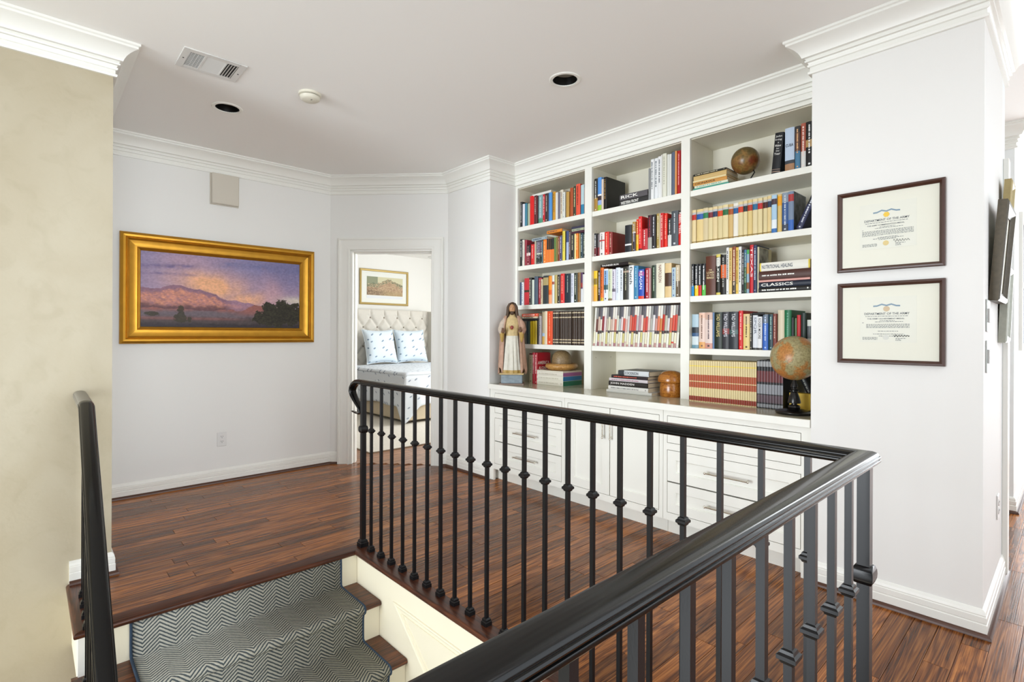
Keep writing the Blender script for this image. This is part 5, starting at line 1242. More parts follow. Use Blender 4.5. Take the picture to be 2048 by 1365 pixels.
# certificate bay, top shelf: flat pile and a leaning novel
z = SH[3] + 0.0004
for x0, x1, th, c_, op, look in ((-1.712, -1.475, .014, '4a9a88', dict(), 'teal thin book at the base of'), (-1.702, -1.480, .015, 'd8dcc8', dict(tc='4a9a88'), 'pale green book second in'), (-1.710, -1.486, .023, 'c89048', dict(t='OKINAWA', tc='3a2a18'), 'orange-brown book in'),
                                 (-1.712, -1.490, .012, 'e0d0a0', dict(), 'cream thin book in'), (-1.708, -1.488, .028, 'c8aa70', dict(), 'tan book near the top of'), (-1.710, -1.492, .013, '2a2822', dict(tc='d8d0b0'), 'black thin book topping')):
    flat(x0, x1, th, 0.17, c_, op, 3.192, z, look + ' the flat pile beside the small globe')
    z += th + 0.0004
solo(0.048, 0.236, 0.17, '15171b', dict(bn=[[.04, .06, 'a08878'], [.10, .11, 'a08878']], tc='d8d8d4', tws=['John', 'Irving', 'A', 'Widow', 'For', 'One', 'Year'], zt=.93), (-1.224, 3.196, SH[3] + .0004), 'black leaning novel beside the small globe on the top shelf', lean=5.5)
# third shelf: book tipped against the bay side
solo(0.030, 0.195, 0.16, '2c3050', dict(bn=[[.72, .98, '20242c']], tc='c8ccd8'), (-1.087, 3.198, SH[2] + .0004), 'dark blue book tipped over against the bay side on third shelf', lean=24)
# grey photograph cover of the last standing book, second shelf
def noisy(name, c1, c2, scale):
    m = mat(name, c1, 0.5)
    nt = m.node_tree; n = nt.nodes.new('ShaderNodeTexNoise'); n.inputs['Scale'].default_value = scale; n.inputs['Detail'].default_value = 6
    t_ = nt.nodes.new('ShaderNodeTexCoord'); nt.links.new(t_.outputs['Object'], n.inputs['Vector'])
    r_ = nt.nodes.new('ShaderNodeValToRGB'); r_.color_ramp.elements[0].position = 0.4; r_.color_ramp.elements[1].position = 0.62
    r_.color_ramp.elements[0].color = (*lin(c1), 1); r_.color_ramp.elements[1].color = (*lin(c2), 1)
    nt.links.new(n.outputs['Fac'], r_.inputs[0]); nt.links.new(r_.outputs[0], nt.nodes['Principled BSDF'].inputs['Base Color'])
    return m
def cover_print(xr, yy, z0, z1, d, m):
    best = None
    for o in bpy.data.objects:
        if o.parent is None and o.get('category') == 'book' and abs(o.location.y - yy) < 0.03 and abs(o.location.z - z0) < 0.01 and abs(o.location.x + max(v.co.x for v in o.data.vertices) - xr) < 0.006:
            best = o
    if best:
        xm = max(v.co.x for v in best.data.vertices); hm = max(v.co.z for v in best.data.vertices)
        MB().box(xm - 0.0001, xm + 0.0005, 0.006, d, 0.004, hm - 0.004).build('cover_picture', m, best)
cover_print(-1.2924, 3.19, SH[1], 0, 0.14, noisy('grey_photo_cover', '4a4c4a', 'a8aaa6', 14))
cover_print(-1.098, 3.19, SH[2], 0, 0.19, noisy('stormy_cover', '3a4048', '7a8088', 18))
# certificate bay, countertop: tipped black book and the yellow box behind the globe
solo(0.030, 0.25, 0.15, '1a1a1c', dict(tc='8a8a80'), (-1.000, 3.235, Z0 + .0004), 'black book tipped sideways behind the large globe on the countertop', lean=-24)
yb = MB().box(-1.108, -0.998, 3.165, 3.215, Z0, Z0 + 0.098).build('yellow_box', paint('e0bc48'), bevel=0.002)
tag(yb, 'small yellow box standing behind the black globe stand', 'box')
# ------------------------------------------------------------------ things on the shelves
def globe_mat(name, sea, land, land2, scale, rough=0.35):
    m = bpy.data.materials.new(name); m.use_nodes = True
    nt = m.node_tree; L = nt.links; N = nt.nodes; b = N['Principled BSDF']
    tc = N.new('ShaderNodeTexCoord')
    def nz(s, d, dist=0):
        n = N.new('ShaderNodeTexNoise'); n.inputs['Scale'].default_value = s; n.inputs['Detail'].default_value = d; n.inputs['Distortion'].default_value = dist
        L.new(tc.outputs['Object'], n.inputs['Vector']); return n
    n1 = nz(scale, 6, 0.3); n2 = nz(scale * 9, 4)
    cr = N.new('ShaderNodeValToRGB'); e = cr.color_ramp.elements
    e[0].position = 0.46; e[0].color = (*lin(sea), 1)
    e[1].position = 0.66; e[1].color = (*lin(land2), 1)
    k = e.new(0.51); k.color = (*lin(land), 1)
    L.new(n1.outputs['Fac'], cr.inputs[0])
    mx = N.new('ShaderNodeMix'); mx.data_type = 'RGBA'; mx.blend_type = 'MULTIPLY'; mx.inputs['Factor'].default_value = 0.55
    g = N.new('ShaderNodeValToRGB'); g.color_ramp.elements[0].position = 0.36; g.color_ramp.elements[0].color = (0.42, 0.36, 0.26, 1); g.color_ramp.elements[1].position = 0.58
    L.new(n2.outputs['Fac'], g.inputs[0]); L.new(cr.outputs[0], mx.inputs['A']); L.new(g.outputs[0], mx.inputs['B'])
    L.new(mx.outputs['Result'], b.inputs['Base Color'])
    b.inputs['Roughness'].default_value = rough
    MATS[name] = m; return m
EBONY = mat('ebony_black', '0e0d0d', 0.25)
g = empty('globe', (-1.035, 3.03, Z0))
tag(g, 'large antique globe in green and orange on a turned black stand', 'globe')
MB().sphere((0, 0, 0), 0.119, 40, 24).build('ball', globe_mat('antique_map', 'a39a70', 'b08048', 'bc7838', 13.0), g, (0, 0, 0.300), rot=(0.4, 0.2, 1.9), smooth=80)
MB().lathe([(0.001, 0), (0.088, 0), (0.092, 0.006), (0.092, 0.013), (0.086, 0.018), (0.060, 0.020), (0.046, 0.026), (0.026, 0.030)], seg=40).build('base', EBONY, g, smooth=40)
MB().lathe([(0.026, 0.028), (0.030, 0.036), (0.026, 0.046), (0.014, 0.050), (0.014, 0.056), (0.031, 0.058), (0.032, 0.064), (0.026, 0.090), (0.018, 0.112), (0.014, 0.118), (0.022, 0.122), (0.022, 0.127), (0.012, 0.131), (0.013, 0.140), (0.018, 0.144), (0.016, 0.158), (0.010, 0.170), (0.008, 0.186)], seg=28).build('stem', EBONY, g, smooth=35)
g2 = empty('small_globe', (-1.418, 3.30, SH[3] + 0.0006))
tag(g2, 'small dark bronze globe on a bent wire stand on the top shelf', 'globe')
MB().sphere((0, 0, 0), 0.084, 32, 20).build('ball', globe_mat('bronze_map', '6a5a34', '8a6a38', '7a3a20', 9.0, 0.3), g2, (0, 0, 0.152), rot=(0.3, 0.4, 0.7), smooth=80)
MB().tube([(0.004, -0.004, 0.008), (0.002, 0.0, 0.015), (0.03, 0.0, 0.03), (0.055, 0.005, 0.07), (0.045, 0.005, 0.092)], 0.004, 8).build('stand_arm', EBONY, g2, smooth=60)
MB().lathe([(0.001, 0), (0.045, 0), (0.045, 0.005), (0.03, 0.010), (0.001, 0.012)], seg=24).build('base', EBONY, g2, smooth=40)

WOODP = wood('pale_turned_wood', '8a5c26', 'b98a4a', 'd0a566', 0.4, 2.0, 0.1, 0.95, 1.05, 'X')
WOODD = wood('grey_brown_wood', '6a5438', '86704e', '9a845f', 0.45, 2.0, 0.0, 0.95, 1.05, 'X')
hb = empty('hat_block', (-2.935, 3.285, HATZ))
tag(hb, 'turned wooden hat block with domed crown on the flat pile of books', 'hat block')
MB().lathe([(0.001, 0.0), (0.085, 0.0), (0.112, 0.006), (0.120, 0.016), (0.134, 0.022), (0.138, 0.034), (0.130, 0.050), (0.118, 0.056), (0.090, 0.052), (0.001, 0.050)], seg=40).build('brim', WOODP, hb, smooth=50)
MB().lathe([(0.080, 0.050), (0.082, 0.075), (0.080, 0.100), (0.072, 0.128), (0.055, 0.150), (0.030, 0.162), (0.001, 0.165)], seg=36).build('crown_block', WOODD, hb, smooth=60)
WOODA = wood('amber_turned_wood', '7a4312', 'a8681f', 'c88a38', 0.25, 2.2, 0.4, 0.95, 1.05, 'X')
ve = empty('lidded_vessel', (-1.888, 3.235, Z0))
tag(ve, 'amber turned wooden vessel with a mushroom lid on the countertop', 'vessel')
MB().lathe([(0.001, 0), (0.072, 0), (0.076, 0.006), (0.077, 0.05), (0.074, 0.088), (0.070, 0.096), (0.001, 0.096)], seg=36).build('pot', WOODA, ve, smooth=40)
MB().lathe([(0.074, 0.096), (0.088, 0.099), (0.091, 0.108), (0.088, 0.130), (0.076, 0.152), (0.055, 0.168), (0.028, 0.176), (0.001, 0.178)], seg=36).build('lid', WOODA, ve, smooth=50)

# painted plaster statue of a robed figure
st_ = empty('statue', (-3.222, 2.985, Z0), radians(44))
tag(st_, 'painted plaster statue of a robed bearded figure on a blue-grey plinth', 'statue')
GOLD2 = mat('statue_gold', 'a98a45', 0.5, var=0.35, vscale=60)
GOWN = mat('statue_gown', 'd2cfc2', 0.7, var=0.16, vscale=40)
TORSO = mat('statue_tunic', 'bfa878', 0.6, var=0.3, vscale=50)
CLOAK = mat('statue_cloak', 'b4917c', 0.7, var=0.3, vscale=45)
SKIN = mat('statue_skin', 'b58a64', 0.6, var=0.15, vscale=60)
HAIR = mat('statue_hair', '46321f', 0.6, var=0.3, vscale=80)
PLIN = mat('statue_plinth', '7d8a92', 0.6, var=0.55, vscale=24, stretch=(1, 1, 2.2))
pl = MB().box(-0.098, 0.098, -0.072, 0.066, 0.0, 0.012).build('plinth', mat('statue_foot', '8a7a70', 0.7), st_, bevel=0.003)
MB().box(-0.086, 0.086, -0.062, 0.058, 0.012, 0.082).build('plinth_block', PLIN, pl, bevel=0.006)
MB().box(-0.098, 0.098, -0.070, 0.066, 0.082, 0.094).build('plinth_top', TORSO, pl, bevel=0.004)
def ring(z, rx, ry, cy=0.0, fold=0.0, nf=13, k=48, ph=0.0):
    out = []
    for i in range(k):
        a_ = 2 * pi * i / k
        f = 1 + fold * (0.6 * cos(nf * a_ + ph) + 0.4 * cos((nf * 2 - 3) * a_ + 1.3 * ph))
        out.append((rx * f * cos(a_), cy + ry * f * sin(a_), z))
    return out
zs = [(0.094, .074, .058, .14), (0.11, .077, .060, .14), (0.15, .073, .056, .14), (0.22, .068, .052, .13), (0.30, .063, .048, .11), (0.37, .057, .044, .05), (0.41, .052, .040, .03)]
MB().loft([ring(z, a_, b_, -0.006, f, ph=z * 4) for z, a_, b_, f in zs]).build('gown', GOWN, st_, smooth=60)
MB().loft([ring(0.0945, .080, .064, -0.006, .11, ph=.4), ring(0.118, .079, .062, -0.006, .11, ph=.46)]).build('hem', GOLD2, st_, smooth=60)
MB().loft([ring(0.395, .055, .043, -.006, .02), ring(0.415, .056, .043, -.006, .03, 9), ring(0.45, .060, .045, -.004, .03, 9), ring(0.50, .064, .044, 0, .02, 9), ring(0.535, .055, .038, .002), ring(0.553, .030, .028, .004), ring(0.575, .019, .019, .004)]).build('tunic', TORSO, st_, smooth=60)
# cloak: an open shell over shoulders, sides and back
def cloak(u, v):
    a_ = radians(-48 + 276 * u)
    z = 0.098 + (0.545 - 0.098) * v
    R_ = 0.112 - 0.030 * v - 0.020 * max(0, v - 0.8) / 0.2
    fl = 1 + 0.05 * cos(19 * a_) * (1 - v) + 0.04 * cos(7 * a_ + 3 * v)
    zz = z + (0.03 * sin(9 * a_) * (1 - v) ** 3) + 0.012
    return (R_ * fl * cos(a_), 0.012 + R_ * 0.80 * fl * sin(a_), zz)
co = MB().grid(64, 20, cloak).build('cloak', CLOAK, st_, smooth=70)
so = co.modifiers.new('thickness', 'SOLIDIFY'); so.thickness = 0.006; so.offset = 0
def limb(name, pts, rr, m):
    return MB().tube(pts, rr, 12).build(name, m, st_, smooth=70)
for s_ in (-1, 1):
    limb('sleeve', [(s_ * .055, .004, .525), (s_ * .078, -.006, .490), (s_ * .088, -.022, .445), (s_ * .080, -.048, .425), (s_ * .072, -.064, .424)], [.022, .027, .028, .026, .021], CLOAK if s_ > 0 else mat('statue_sleeve', 'bfb0a0', 0.7, var=.25, vscale=50))
    limb('cuff', [(s_ * .078, -.052, .426), (s_ * .080, -.050, .385), (s_ * .079, -.048, .345)], [.022, .017, .006], GOLD2)
    h_ = MB(); hz = .430 if s_ < 0 else .438
    h_.sphere((s_ * .070, -.076, hz), .013, 10, 8, 0, (1, .8, 1.2))
    for k in range(4):
        x = s_ * (.063 + .0047 * k)
        h_.tube([(x, -.080, hz + .008), (x, -.085, hz + .020), (x, -.084, hz + .029 - .0015 * abs(k - 1.5))], [.0034, .0030, .0022], 6)
    h_.tube([(s_ * .060, -.078, hz), (s_ * .054, -.083, hz + .008), (s_ * .053, -.083, hz + .015)], [.0036, .003, .0022], 6)
    h_.build('hand', mat('statue_hand', '6a4a34', 0.6), st_, smooth=70)
ht = MB(); ht.sphere((0, -.050, .462), .014, 12, 8, 0, (1, .6, 1.15)); ht.build('heart', mat('statue_heart', '8a3a30', 0.5), st_, smooth=70)
MB().lathe([(.001, -.002), (.022, -.002), (.024, 0), (.001, .002)], seg=16).build('heart_rays', GOLD2, st_, (0, -.0455, .464), rot=(radians(80), 0, 0))
# head: face, nose, brow, beard; hair falling to the shoulders
fz = .618
fm = MB(); fm.sphere((0, -.004, fz), .030, 20, 14, 0, (.92, 1.02, 1.32))
fm.sphere((0, -.033, fz - .004), .0055, 8, 6, 0, (.8, 1.0, 1.7)); fm.sphere((0, -.030, fz + .011), .012, 8, 5, 0, (1.3, .4, .35))
fm.sphere((0, -.029, fz - .0165), .0065, 8, 5, 0, (1.2, .6, .4))
fm.build('face', SKIN, st_, smooth=80)
em = MB()
for s_ in (-1, 1): em.sphere((s_ * .0105, -.0305, fz + .004), .0035, 8, 6, 0, (1.2, .6, .7))
em.build('eyes', HAIR, st_)
bm_ = MB(); bm_.sphere((0, -.014, fz - .036), .021, 14, 8, 0, (.9, .85, .95)); bm_.build('beard', HAIR, st_, smooth=80)
hm = MB(); hm.sphere((0, .008, fz + .008), .036, 20, 12, 0, (1.02, .95, 1.22))
for s_ in (-1, 1):
    hm.tube([(s_ * .018, -.012, fz + .038), (s_ * .033, -.006, fz + .008), (s_ * .035, -.004, fz - .030), (s_ * .042, -.010, fz - .070), (s_ * .046, -.020, fz - .100)], [.011, .013, .014, .013, .005], 10)
hm.tube([(0, .03, fz), (0, .036, fz - .05), (0, .04, fz - .10)], [.03, .034, .02], 10)
hm.build('hair', HAIR, st_, smooth=70)
st_.scale = (1.03, 1.03, 1.03)

# ------------------------------------------------------------------ framed landscape painting
GOLDF = mat('gilded_frame', 'b8862a', 0.34, 0.75, var=0.22, vscale=14, bump=0.05, bscale=60)
GOLDL = mat('gilded_frame_light', 'd0a040', 0.3, 0.7, var=0.15, vscale=20)
py0, py1, pz0, pz1 = 0.495, 1.935, 1.146, 1.978
WX = -4.80
pt = empty('landscape_painting', (WX, (py0 + py1) / 2, pz0)); PO = Vector((-WX, -(py0 + py1) / 2, -pz0))
tag(pt, 'panoramic sunset mountain landscape in a wide gold frame', 'painting')
def rectpath(y0, y1, z0, z1, x=WX):
    return [(x, y0, z0), (x, y0, z1), (x, y1, z1), (x, y1, z0)]
# four mitred sides, each a part of its own
fr_prof = [(0, 0), (0, 0.030), (0.006, 0.040), (0.020, 0.046), (0.034, 0.044), (0.040, 0.036), (0.046, 0.040), (0.052, 0.034), (0.058, 0.026), (0.080, 0.020), (0.106, 0.022), (0.112, 0.028), (0.118, 0.024), (0.126, 0.018), (0.130, 0.010), (0.130, 0)]
def frame_sides(path, n, prof_, m, parent, off, name='frame_side'):
    P = [Vector(p) for p in path]; n = Vector(n); k = 4
    mit = []
    for i in range(k):
        s0 = (P[i] - P[i - 1]).normalized().cross(n); s1 = (P[(i + 1) % k] - P[i]).normalized().cross(n)
        mit.append((s0 + s1) / (1 + s0.dot(s1)))
    for i in range(k):
        j = (i + 1) % k
        MB().loft([[P[i] + mit[i] * a_ + n * b_ for a_, b_ in prof_], [P[j] + mit[j] * a_ + n * b_ for a_, b_ in prof_]]).build(name, m, parent, off, smooth=30)
frame_sides(rectpath(py0, py1, pz0, pz1), (1, 0, 0), fr_prof, GOLDF, pt, PO)
def fbm(x, y, o_=4):
    s_ = 0; a_ = 0.5; f = 1
    for _ in range(o_):
        s_ += a_ * mnoise.noise((x * f, y * f, 3.7)); a_ *= 0.5; f *= 2.03
    return s_
def mixc(a_, b_, t):
    t = max(0, min(1, t)); return tuple(x + (y - x) * t for x, y in zip(a_, b_))
def sst(a_, b_, x):
    t = max(0, min(1, (x - a_) / (b_ - a_))); return t * t * (3 - 2 * t)
RC = [(0, .525), (.06, .51), (.11, .515), (.13, .54), (.18, .572), (.23, .565), (.28, .535), (.30, .525), (.315, .52), (.33, .53), (.36, .51), (.40, .485), (.43, .47), (.45, .43), (.48, .405), (.51, .39), (.56, .395), (.60, .37), (.64, .365), (.70, .335), (.75, .32), (1, .30)]
def ridge(u):
    for (a_, b_), (c_, d_) in zip(RC, RC[1:]):
        if a_ <= u <= c_: return b_ + (d_ - b_) * (u - a_) / (c_ - a_)
    return .3
LH = {k: lin(v) for k, v in dict(pur='8a83a8', dpur='70709a', glow='eab088', pink='c09aa6', mauve='9c8aa8', cloud='75678c', pale='d8cfc0', rock='8e6a7c', sun='d89276', sun2='e8ac8c', brown='6c4a4e', red='96605a', plain='6c6068', dark='352e34', scrub='4e4446', tree='26241c', tree2='3a3626', hill2='a8849a').items()}
def landscape(u, v):
    n1 = fbm(u * 9, v * 4); n2 = fbm(u * 26 + 7, v * 22); n3 = fbm(u * 70, v * 60, 2)
    rg = ridge(u) + .012 * n2
    if v > rg:
        c_ = mixc(LH['mauve'], LH['pur'], sst(.55, .95, v) + .9 * n1 + .6 * n2)
        c_ = mixc(c_, LH['dpur'], .8 * sst(.55, 1, u) * sst(.45, .85, v + .3 * n1))
        gl = exp(-(((u - .40) / .22) ** 2 + ((v - .58 + .25 * (u - .4)) / .20) ** 2))
        gl = max(gl, .75 * exp(-(((u - .62) / .22) ** 2 + ((v - .42) / .13) ** 2)))
        c_ = mixc(c_, LH['glow'], gl * (1.05 + .9 * n1))
        c_ = mixc(c_, LH['pink'], .8 * exp(-((u - .80) / .07) ** 2) * sst(.9, .5, v) + .5 * exp(-(((u - .25) / .2) ** 2 + ((v - .93) / .12) ** 2)))
        cs_ = max(exp(-((v - .80 - .12 * u) / .030) ** 2), .9 * exp(-((v - .71 - .02 * u) / .018) ** 2)) * sst(.36, .22, u) * (.7 + 1.6 * n2)
        c_ = mixc(c_, LH['cloud'], cs_)
        c_ = mixc(c_, LH['dpur'], .7 * exp(-((v - .90) / .05) ** 2) * sst(.38, .52, u) * (.7 + n2 * 1.5))
        c_ = mixc(c_, LH['pale'], .9 * exp(-(((u - .97) / .10) ** 2 + ((v - .42) / .06) ** 2)))
    else:
        dep = (rg - v)
        if v > .25 + .06 * n1 + .12 * sst(.58, .74, u):
            st = .8 * fbm(u * 30 + v * 16, v * 14 - u * 3, 4) + .7 * fbm(u * 60, v * 90, 2)
            c_ = mixc(LH['rock'], LH['sun'], sst(.03, .09, dep + .04 * st) * (.65 + 1.1 * st))
            c_ = mixc(c_, LH['sun2'], .8 * sst(.15, .45, st) * sst(.05, .10, dep))
            low = sst(.345, .27, v + .05 * n2 + .03 * (u - .2))
            c_ = mixc(c_, LH['brown'], low)
            if u > .47: c_ = mixc(c_, LH['hill2'], .6 * sst(.47, .55, u))
        else:
            c_ = mixc(LH['red'], LH['plain'], sst(.27, .2, v + .06 * n1))
            c_ = mixc(c_, LH['red'], .7 * exp(-(((u - .64) / .1) ** 2 + ((v - .22) / .04) ** 2)))
        c_ = mixc(c_, LH['scrub'], sst(.17, .11, v + .04 * n2))
        c_ = mixc(c_, LH['red'], .55 * exp(-((v - .125) / .02) ** 2) * sst(.7, .4, u))
        c_ = mixc(c_, LH['dark'], sst(.085, .03, v + .03 * n2))
    def tree(cu, cv, ru, rv):
        return 1 - ((u - cu) / ru) ** 2 - ((v - cv) / rv) ** 2 + 1.6 * n2 + .8 * n3
    tr = max(tree(.93, .22, .13, .17), tree(.86, .22, .075, .20), tree(.77, .20, .05, .17), tree(.985, .23, .05, .15), tree(.71, .15, .035, .10), tree(.80, .14, .14, .08))
    tl = max(tree(.222, .20, .022, .085), tree(.222, .13, .036, .07), tree(.275, .12, .016, .045), tree(.07, .175, .05, .03))
    if tr > 0: c_ = mixc(LH['tree'], LH['tree2'], .5 + 1.5 * n3 + .5 * n1)
    if tl > 0: c_ = mixc(c_, LH['tree2'], .9)
    k = 1 + .40 * n3 + .16 * n2
    return tuple(max(0, min(1, x * k)) for x in c_)
def picture(name, nu, nv, o3, uv_u, uv_v, fn, parent, off, m):
    me = bpy.data.meshes.new(name); o3 = Vector(o3); uu = Vector(uv_u); vv = Vector(uv_v)
    vs_ = []; fs_ = []; cs_ = []
    for j in range(nv + 1):
        for i in range(nu + 1):
            vs_.append(o3 + uu * (i / nu) + vv * (j / nv)); cs_.append(fn(i / nu, j / nv))
    for j in range(nv):
        for i in range(nu):
            a_ = j * (nu + 1) + i; fs_.append((a_, a_ + 1, a_ + nu + 2, a_ + nu + 1))
    me.from_pydata([tuple(x) for x in vs_], [], fs_); me.materials.append(m)
    at = me.color_attributes.new('print', 'FLOAT_COLOR', 'POINT')
    flat_ = []
    for c_ in cs_: flat_ += [*c_, 1.0]
    at.data.foreach_set('color', flat_)
    return link(name, me, parent, off)
picture('canvas', 320, 150, (WX + 0.012, py0 + 0.124, pz0 + 0.124), (0, py1 - py0 - 0.248, 0), (0, 0, pz1 - pz0 - 0.248), landscape, pt, PO, vcol('oil_canvas', 0.5))
MB().box(WX + 0.001, WX + 0.010, py0 + 0.05, py1 - 0.05, pz0 + 0.05, pz1 - 0.05).build('backing', mat('frame_backing', '5a4a34', 0.8), pt, PO)

# ------------------------------------------------------------------ two framed certificates
MAHOG = mat('mahogany_frame', '452a20', 0.35, var=0.25, vscale=40)
MATB = mat('certificate_mat', 'e2e2d4', 0.7)
PAPER = mat('certificate_paper', 'dfe0d4', 0.6)
INK = paint('5a6068', 0.7); INKD = paint('34383c', 0.7)
def certificate(x0, x1, z0, z1, title, label, gold, sig):
    W_ = WY - 0.001
    r_ = empty('framed_certificate', ((x0 + x1) / 2, W_, z0)); off = Vector((-(x0 + x1) / 2, -W_, -z0))
    tag(r_, label, 'certificate', 'framed certificates')
    frame_sides([(x0, W_, z0), (x0, W_, z1), (x1, W_, z1), (x1, W_, z0)], (0, -1, 0), [(0, 0), (0, 0.016), (0.003, 0.020), (0.010, 0.021), (0.014, 0.017), (0.020, 0.011), (0.020, 0)], MAHOG, r_, off)
    MB().box(x0 + 0.012, x1 - 0.012, W_ - 0.007, W_ - 0.001, z0 + 0.012, z1 - 0.012).build('mat_board', MATB, r_, off)
    ix, iz, iw, ih = x0 + 0.02, z0 + 0.02, x1 - x0 - 0.04, z1 - z0 - 0.04
    pa = MB().box(ix + iw * .195, ix + iw * .785, W_ - 0.0078, W_ - 0.0071, iz + ih * .235, iz + ih * .855).build('certificate_paper', PAPER, r_, off)
    y = W_ - 0.0082
    def T_(s, u0, u1, v0, v1, m):
        mb_.clear() if False else None
        put_text(m, s, (ix + iw * u0, y, iz + ih * v0), (1, 0, 0), (0, 0, 1), iw * (u1 - u0), ih * (v1 - v0))
    tx = MB()
    T_('DEPARTMENT OF THE ARMY', .245, .715, .610, .640, tx); T_(title, .275, .665, .548, .566, tx)
    rr = random.Random(int(z0 * 1000))
    def line(u0, u1, v, h_=.006):
        u = u0
        while u < u1:
            l_ = min(rr.uniform(.008, .03), u1 - u); tx.quad((ix + iw * u, y, iz + ih * v), (ix + iw * (u + l_), y, iz + ih * v), (ix + iw * (u + l_), y, iz + ih * (v + h_)), (ix + iw * u, y, iz + ih * (v + h_))); u += l_ + .006
    line(.255, .70, .588); line(.41, .57, .528); line(.36, .65, .512); line(.22, .24, .500)
    for k in range(5 if gold else 4): line(.222 if gold else .265, .755 if gold else .715, .478 - .015 * k)
    line(.39, .60, .385); line(.34, .66, .370 if gold else .345); line(.40, .58, .356 if gold else .318)
    for k in range(3): line(.225, .385, .300 - .014 * k)
    for k in range(3): line(.575, .68 if k == 0 else .63, .288 - .014 * k)
    tx.build('lettering', INK, pa, keep=True)
    sg = MB()
    pts = [(ix + iw * (.555 + .16 * t / 40), y - 0.0003, iz + ih * (.325 + (.022 if gold else .014) * sin(t * .9 + (0 if gold else 2)) * (1 - t / 70) + .006 * sin(t * 2.3))) for t in range(41)]
    sg.tube(pts, 0.0006 if gold else 0.0011, 4); sg.build('signature', INKD, pa)
    rb_ = MB()
    for s_ in (-1, 1):
        p_ = [(.48, .735), (.48 + s_ * .05, .752), (.48 + s_ * .10, .730), (.48 + s_ * .14, .728)]
        for (a_, b_), (c_, d_) in zip(p_, p_[1:]):
            rb_.quad((ix + iw * a_, y, iz + ih * (b_ - .010)), (ix + iw * c_, y, iz + ih * (d_ - .010)), (ix + iw * c_, y, iz + ih * (d_ + .010)), (ix + iw * a_, y, iz + ih * (b_ + .010)))
    rb_.build('ribbon', paint('7f97a8'), pa, keep=True)
    md = MB(); md.lathe([(.0001, 0), (.0125, 0), (.0125, .0012), (.0001, .0012)], seg=6 if gold else 14)
    md.build('medal', mat('medal_gold', 'b8983a', 0.35, 0.6) if gold else paint('c8b496'), pa, (ix + iw * .48, y + .0006, iz + ih * .69), rot=(radians(90), 0, 0))
    sl = MB(); sl.lathe([(.0001, 0), (.0115, 0), (.0115, .0008), (.0001, .0008)], seg=20)
    sl.build('seal', paint('d8c48a') if gold else paint('d0d2ca'), pa, (ix + iw * .475, y + .0005, iz + ih * .305), rot=(radians(90), 0, 0))
certificate(-0.787, -0.383, 1.531, 1.908, 'THE ARMY COMMENDATION MEDAL', 'framed army commendation certificate with gold hexagonal medal, above the other certificate', True, 0)
certificate(-0.785, -0.382, 1.101, 1.478, 'THE ARMY ACHIEVEMENT MEDAL', 'framed army achievement certificate with pale round seal, below the other certificate', False, 1)

# ------------------------------------------------------------------ fittings
ch = empty('door_chime', (WX, 1.193, 2.283)); tag(ch, 'beige door chime box high on the wall above the landscape painting', 'door chime')
MB().box(0.0, 0.050, -0.101, 0.101, 0.0, 0.248).build('cover', mat('chime_beige', 'cbc5b8', 0.5), ch, bevel=0.008)
MB().box(0.0, 0.012, -0.107, 0.107, -0.004, 0.250).build('back_plate', mat('chime_beige', 'cbc5b8'), ch)
def outlet(loc, rz, label):
    r_ = empty('wall_outlet', loc, rz); tag(r_, label, 'outlet', 'wall outlets')
    MB().box(-0.036, 0.036, -0.006, 0.0, -0.058, 0.058).build('cover_plate', mat('outlet_white', 'dededc', 0.35), r_, bevel=0.003)
    for z in (-0.020, 0.020):
        o_ = MB().lathe([(.0001, 0), (.0165, 0), (.0165, .0025), (.0001, .0025)], seg=20).build('receptacle', mat('outlet_white', 'dededc'), r_, (0, -0.006, z), rot=(radians(90), 0, 0))
        sm = MB(); sm.box(-.0075, -.0050, -.0010, .008, .0024, .0030); sm.box(.0050, .0075, -.0010, .008, .0024, .0030); sm.box(-.0022, .0022, -.0095, -.0050, .0024, .0030)
        sm.build('slots', mat('slot_dark', '2a2a2a', 0.8), o_)
    return r_
outlet((WX, 1.181, 0.352), radians(90), 'white duplex outlet low on the wall under the landscape painting')
outlet((-0.262, 3.435, 0.41), radians(90), 'white outlet low on the bright hall wall below the hall pictures')

vt_ = empty('ceiling_vent', (-3.228, 0.736, CEIL_Z)); tag(vt_, 'white metal ceiling air vent with three louvered panels', 'vent')
VW = mat('vent_white', 'd8d7d3', 0.4); VD = mat('vent_dark', '2c2c2c', 0.8)
fm = MB()
X0, X1, Y0, Y1 = -0.122, 0.122, -0.150, 0.150
ox, oy = 0.088, 0.116
fm.box(X0, X1, Y0, -oy, -0.006, 0); fm.box(X0, X1, oy, Y1, -0.006, 0); fm.box(X0, -ox, -oy, oy, -0.006, 0); fm.box(ox, X1, -oy, oy, -0.006, 0)
fm.box(-ox, ox, -0.050, -0.038, -0.006, 0); fm.box(-ox, ox, 0.052, 0.060, -0.006, 0)
fm.build('frame', VW, vt_, bevel=0.0015)
MB().box(-ox, ox, -oy, oy, -0.0012, -0.0004).build('backing', VD, vt_)
sm = MB()
for i in range(5):
    y = -oy + 0.008 + i * 0.0150; sm.box(-ox, ox, y, y + 0.0010, -0.0055, -0.001)
for i in range(15):
    x = -ox + 0.005 + i * 0.0118; sm.box(x, x + 0.0010, -oy, -0.05, -0.005, -0.001)
tag(sm.build('louver_grid', VW, vt_), kind='stuff')
sm = MB()
for i in range(17):
    x = -ox + 0.002 + i * 0.0104
    sm.quad((x, -0.038, -0.0058), (x, 0.052, -0.0058), (x + 0.0048, 0.052, -0.0020), (x + 0.0048, -0.038, -0.0020))
tag(sm.build('louver_bank', VW, vt_), kind='stuff')
for i in range(4):
    y = 0.064 + i * 0.0135
    MB().grid(1, 4, lambda u, v: (-ox + 2 * ox * u, y + 0.010 * v, -0.0085 + 0.007 * v * v)).build('louver', VW, vt_)
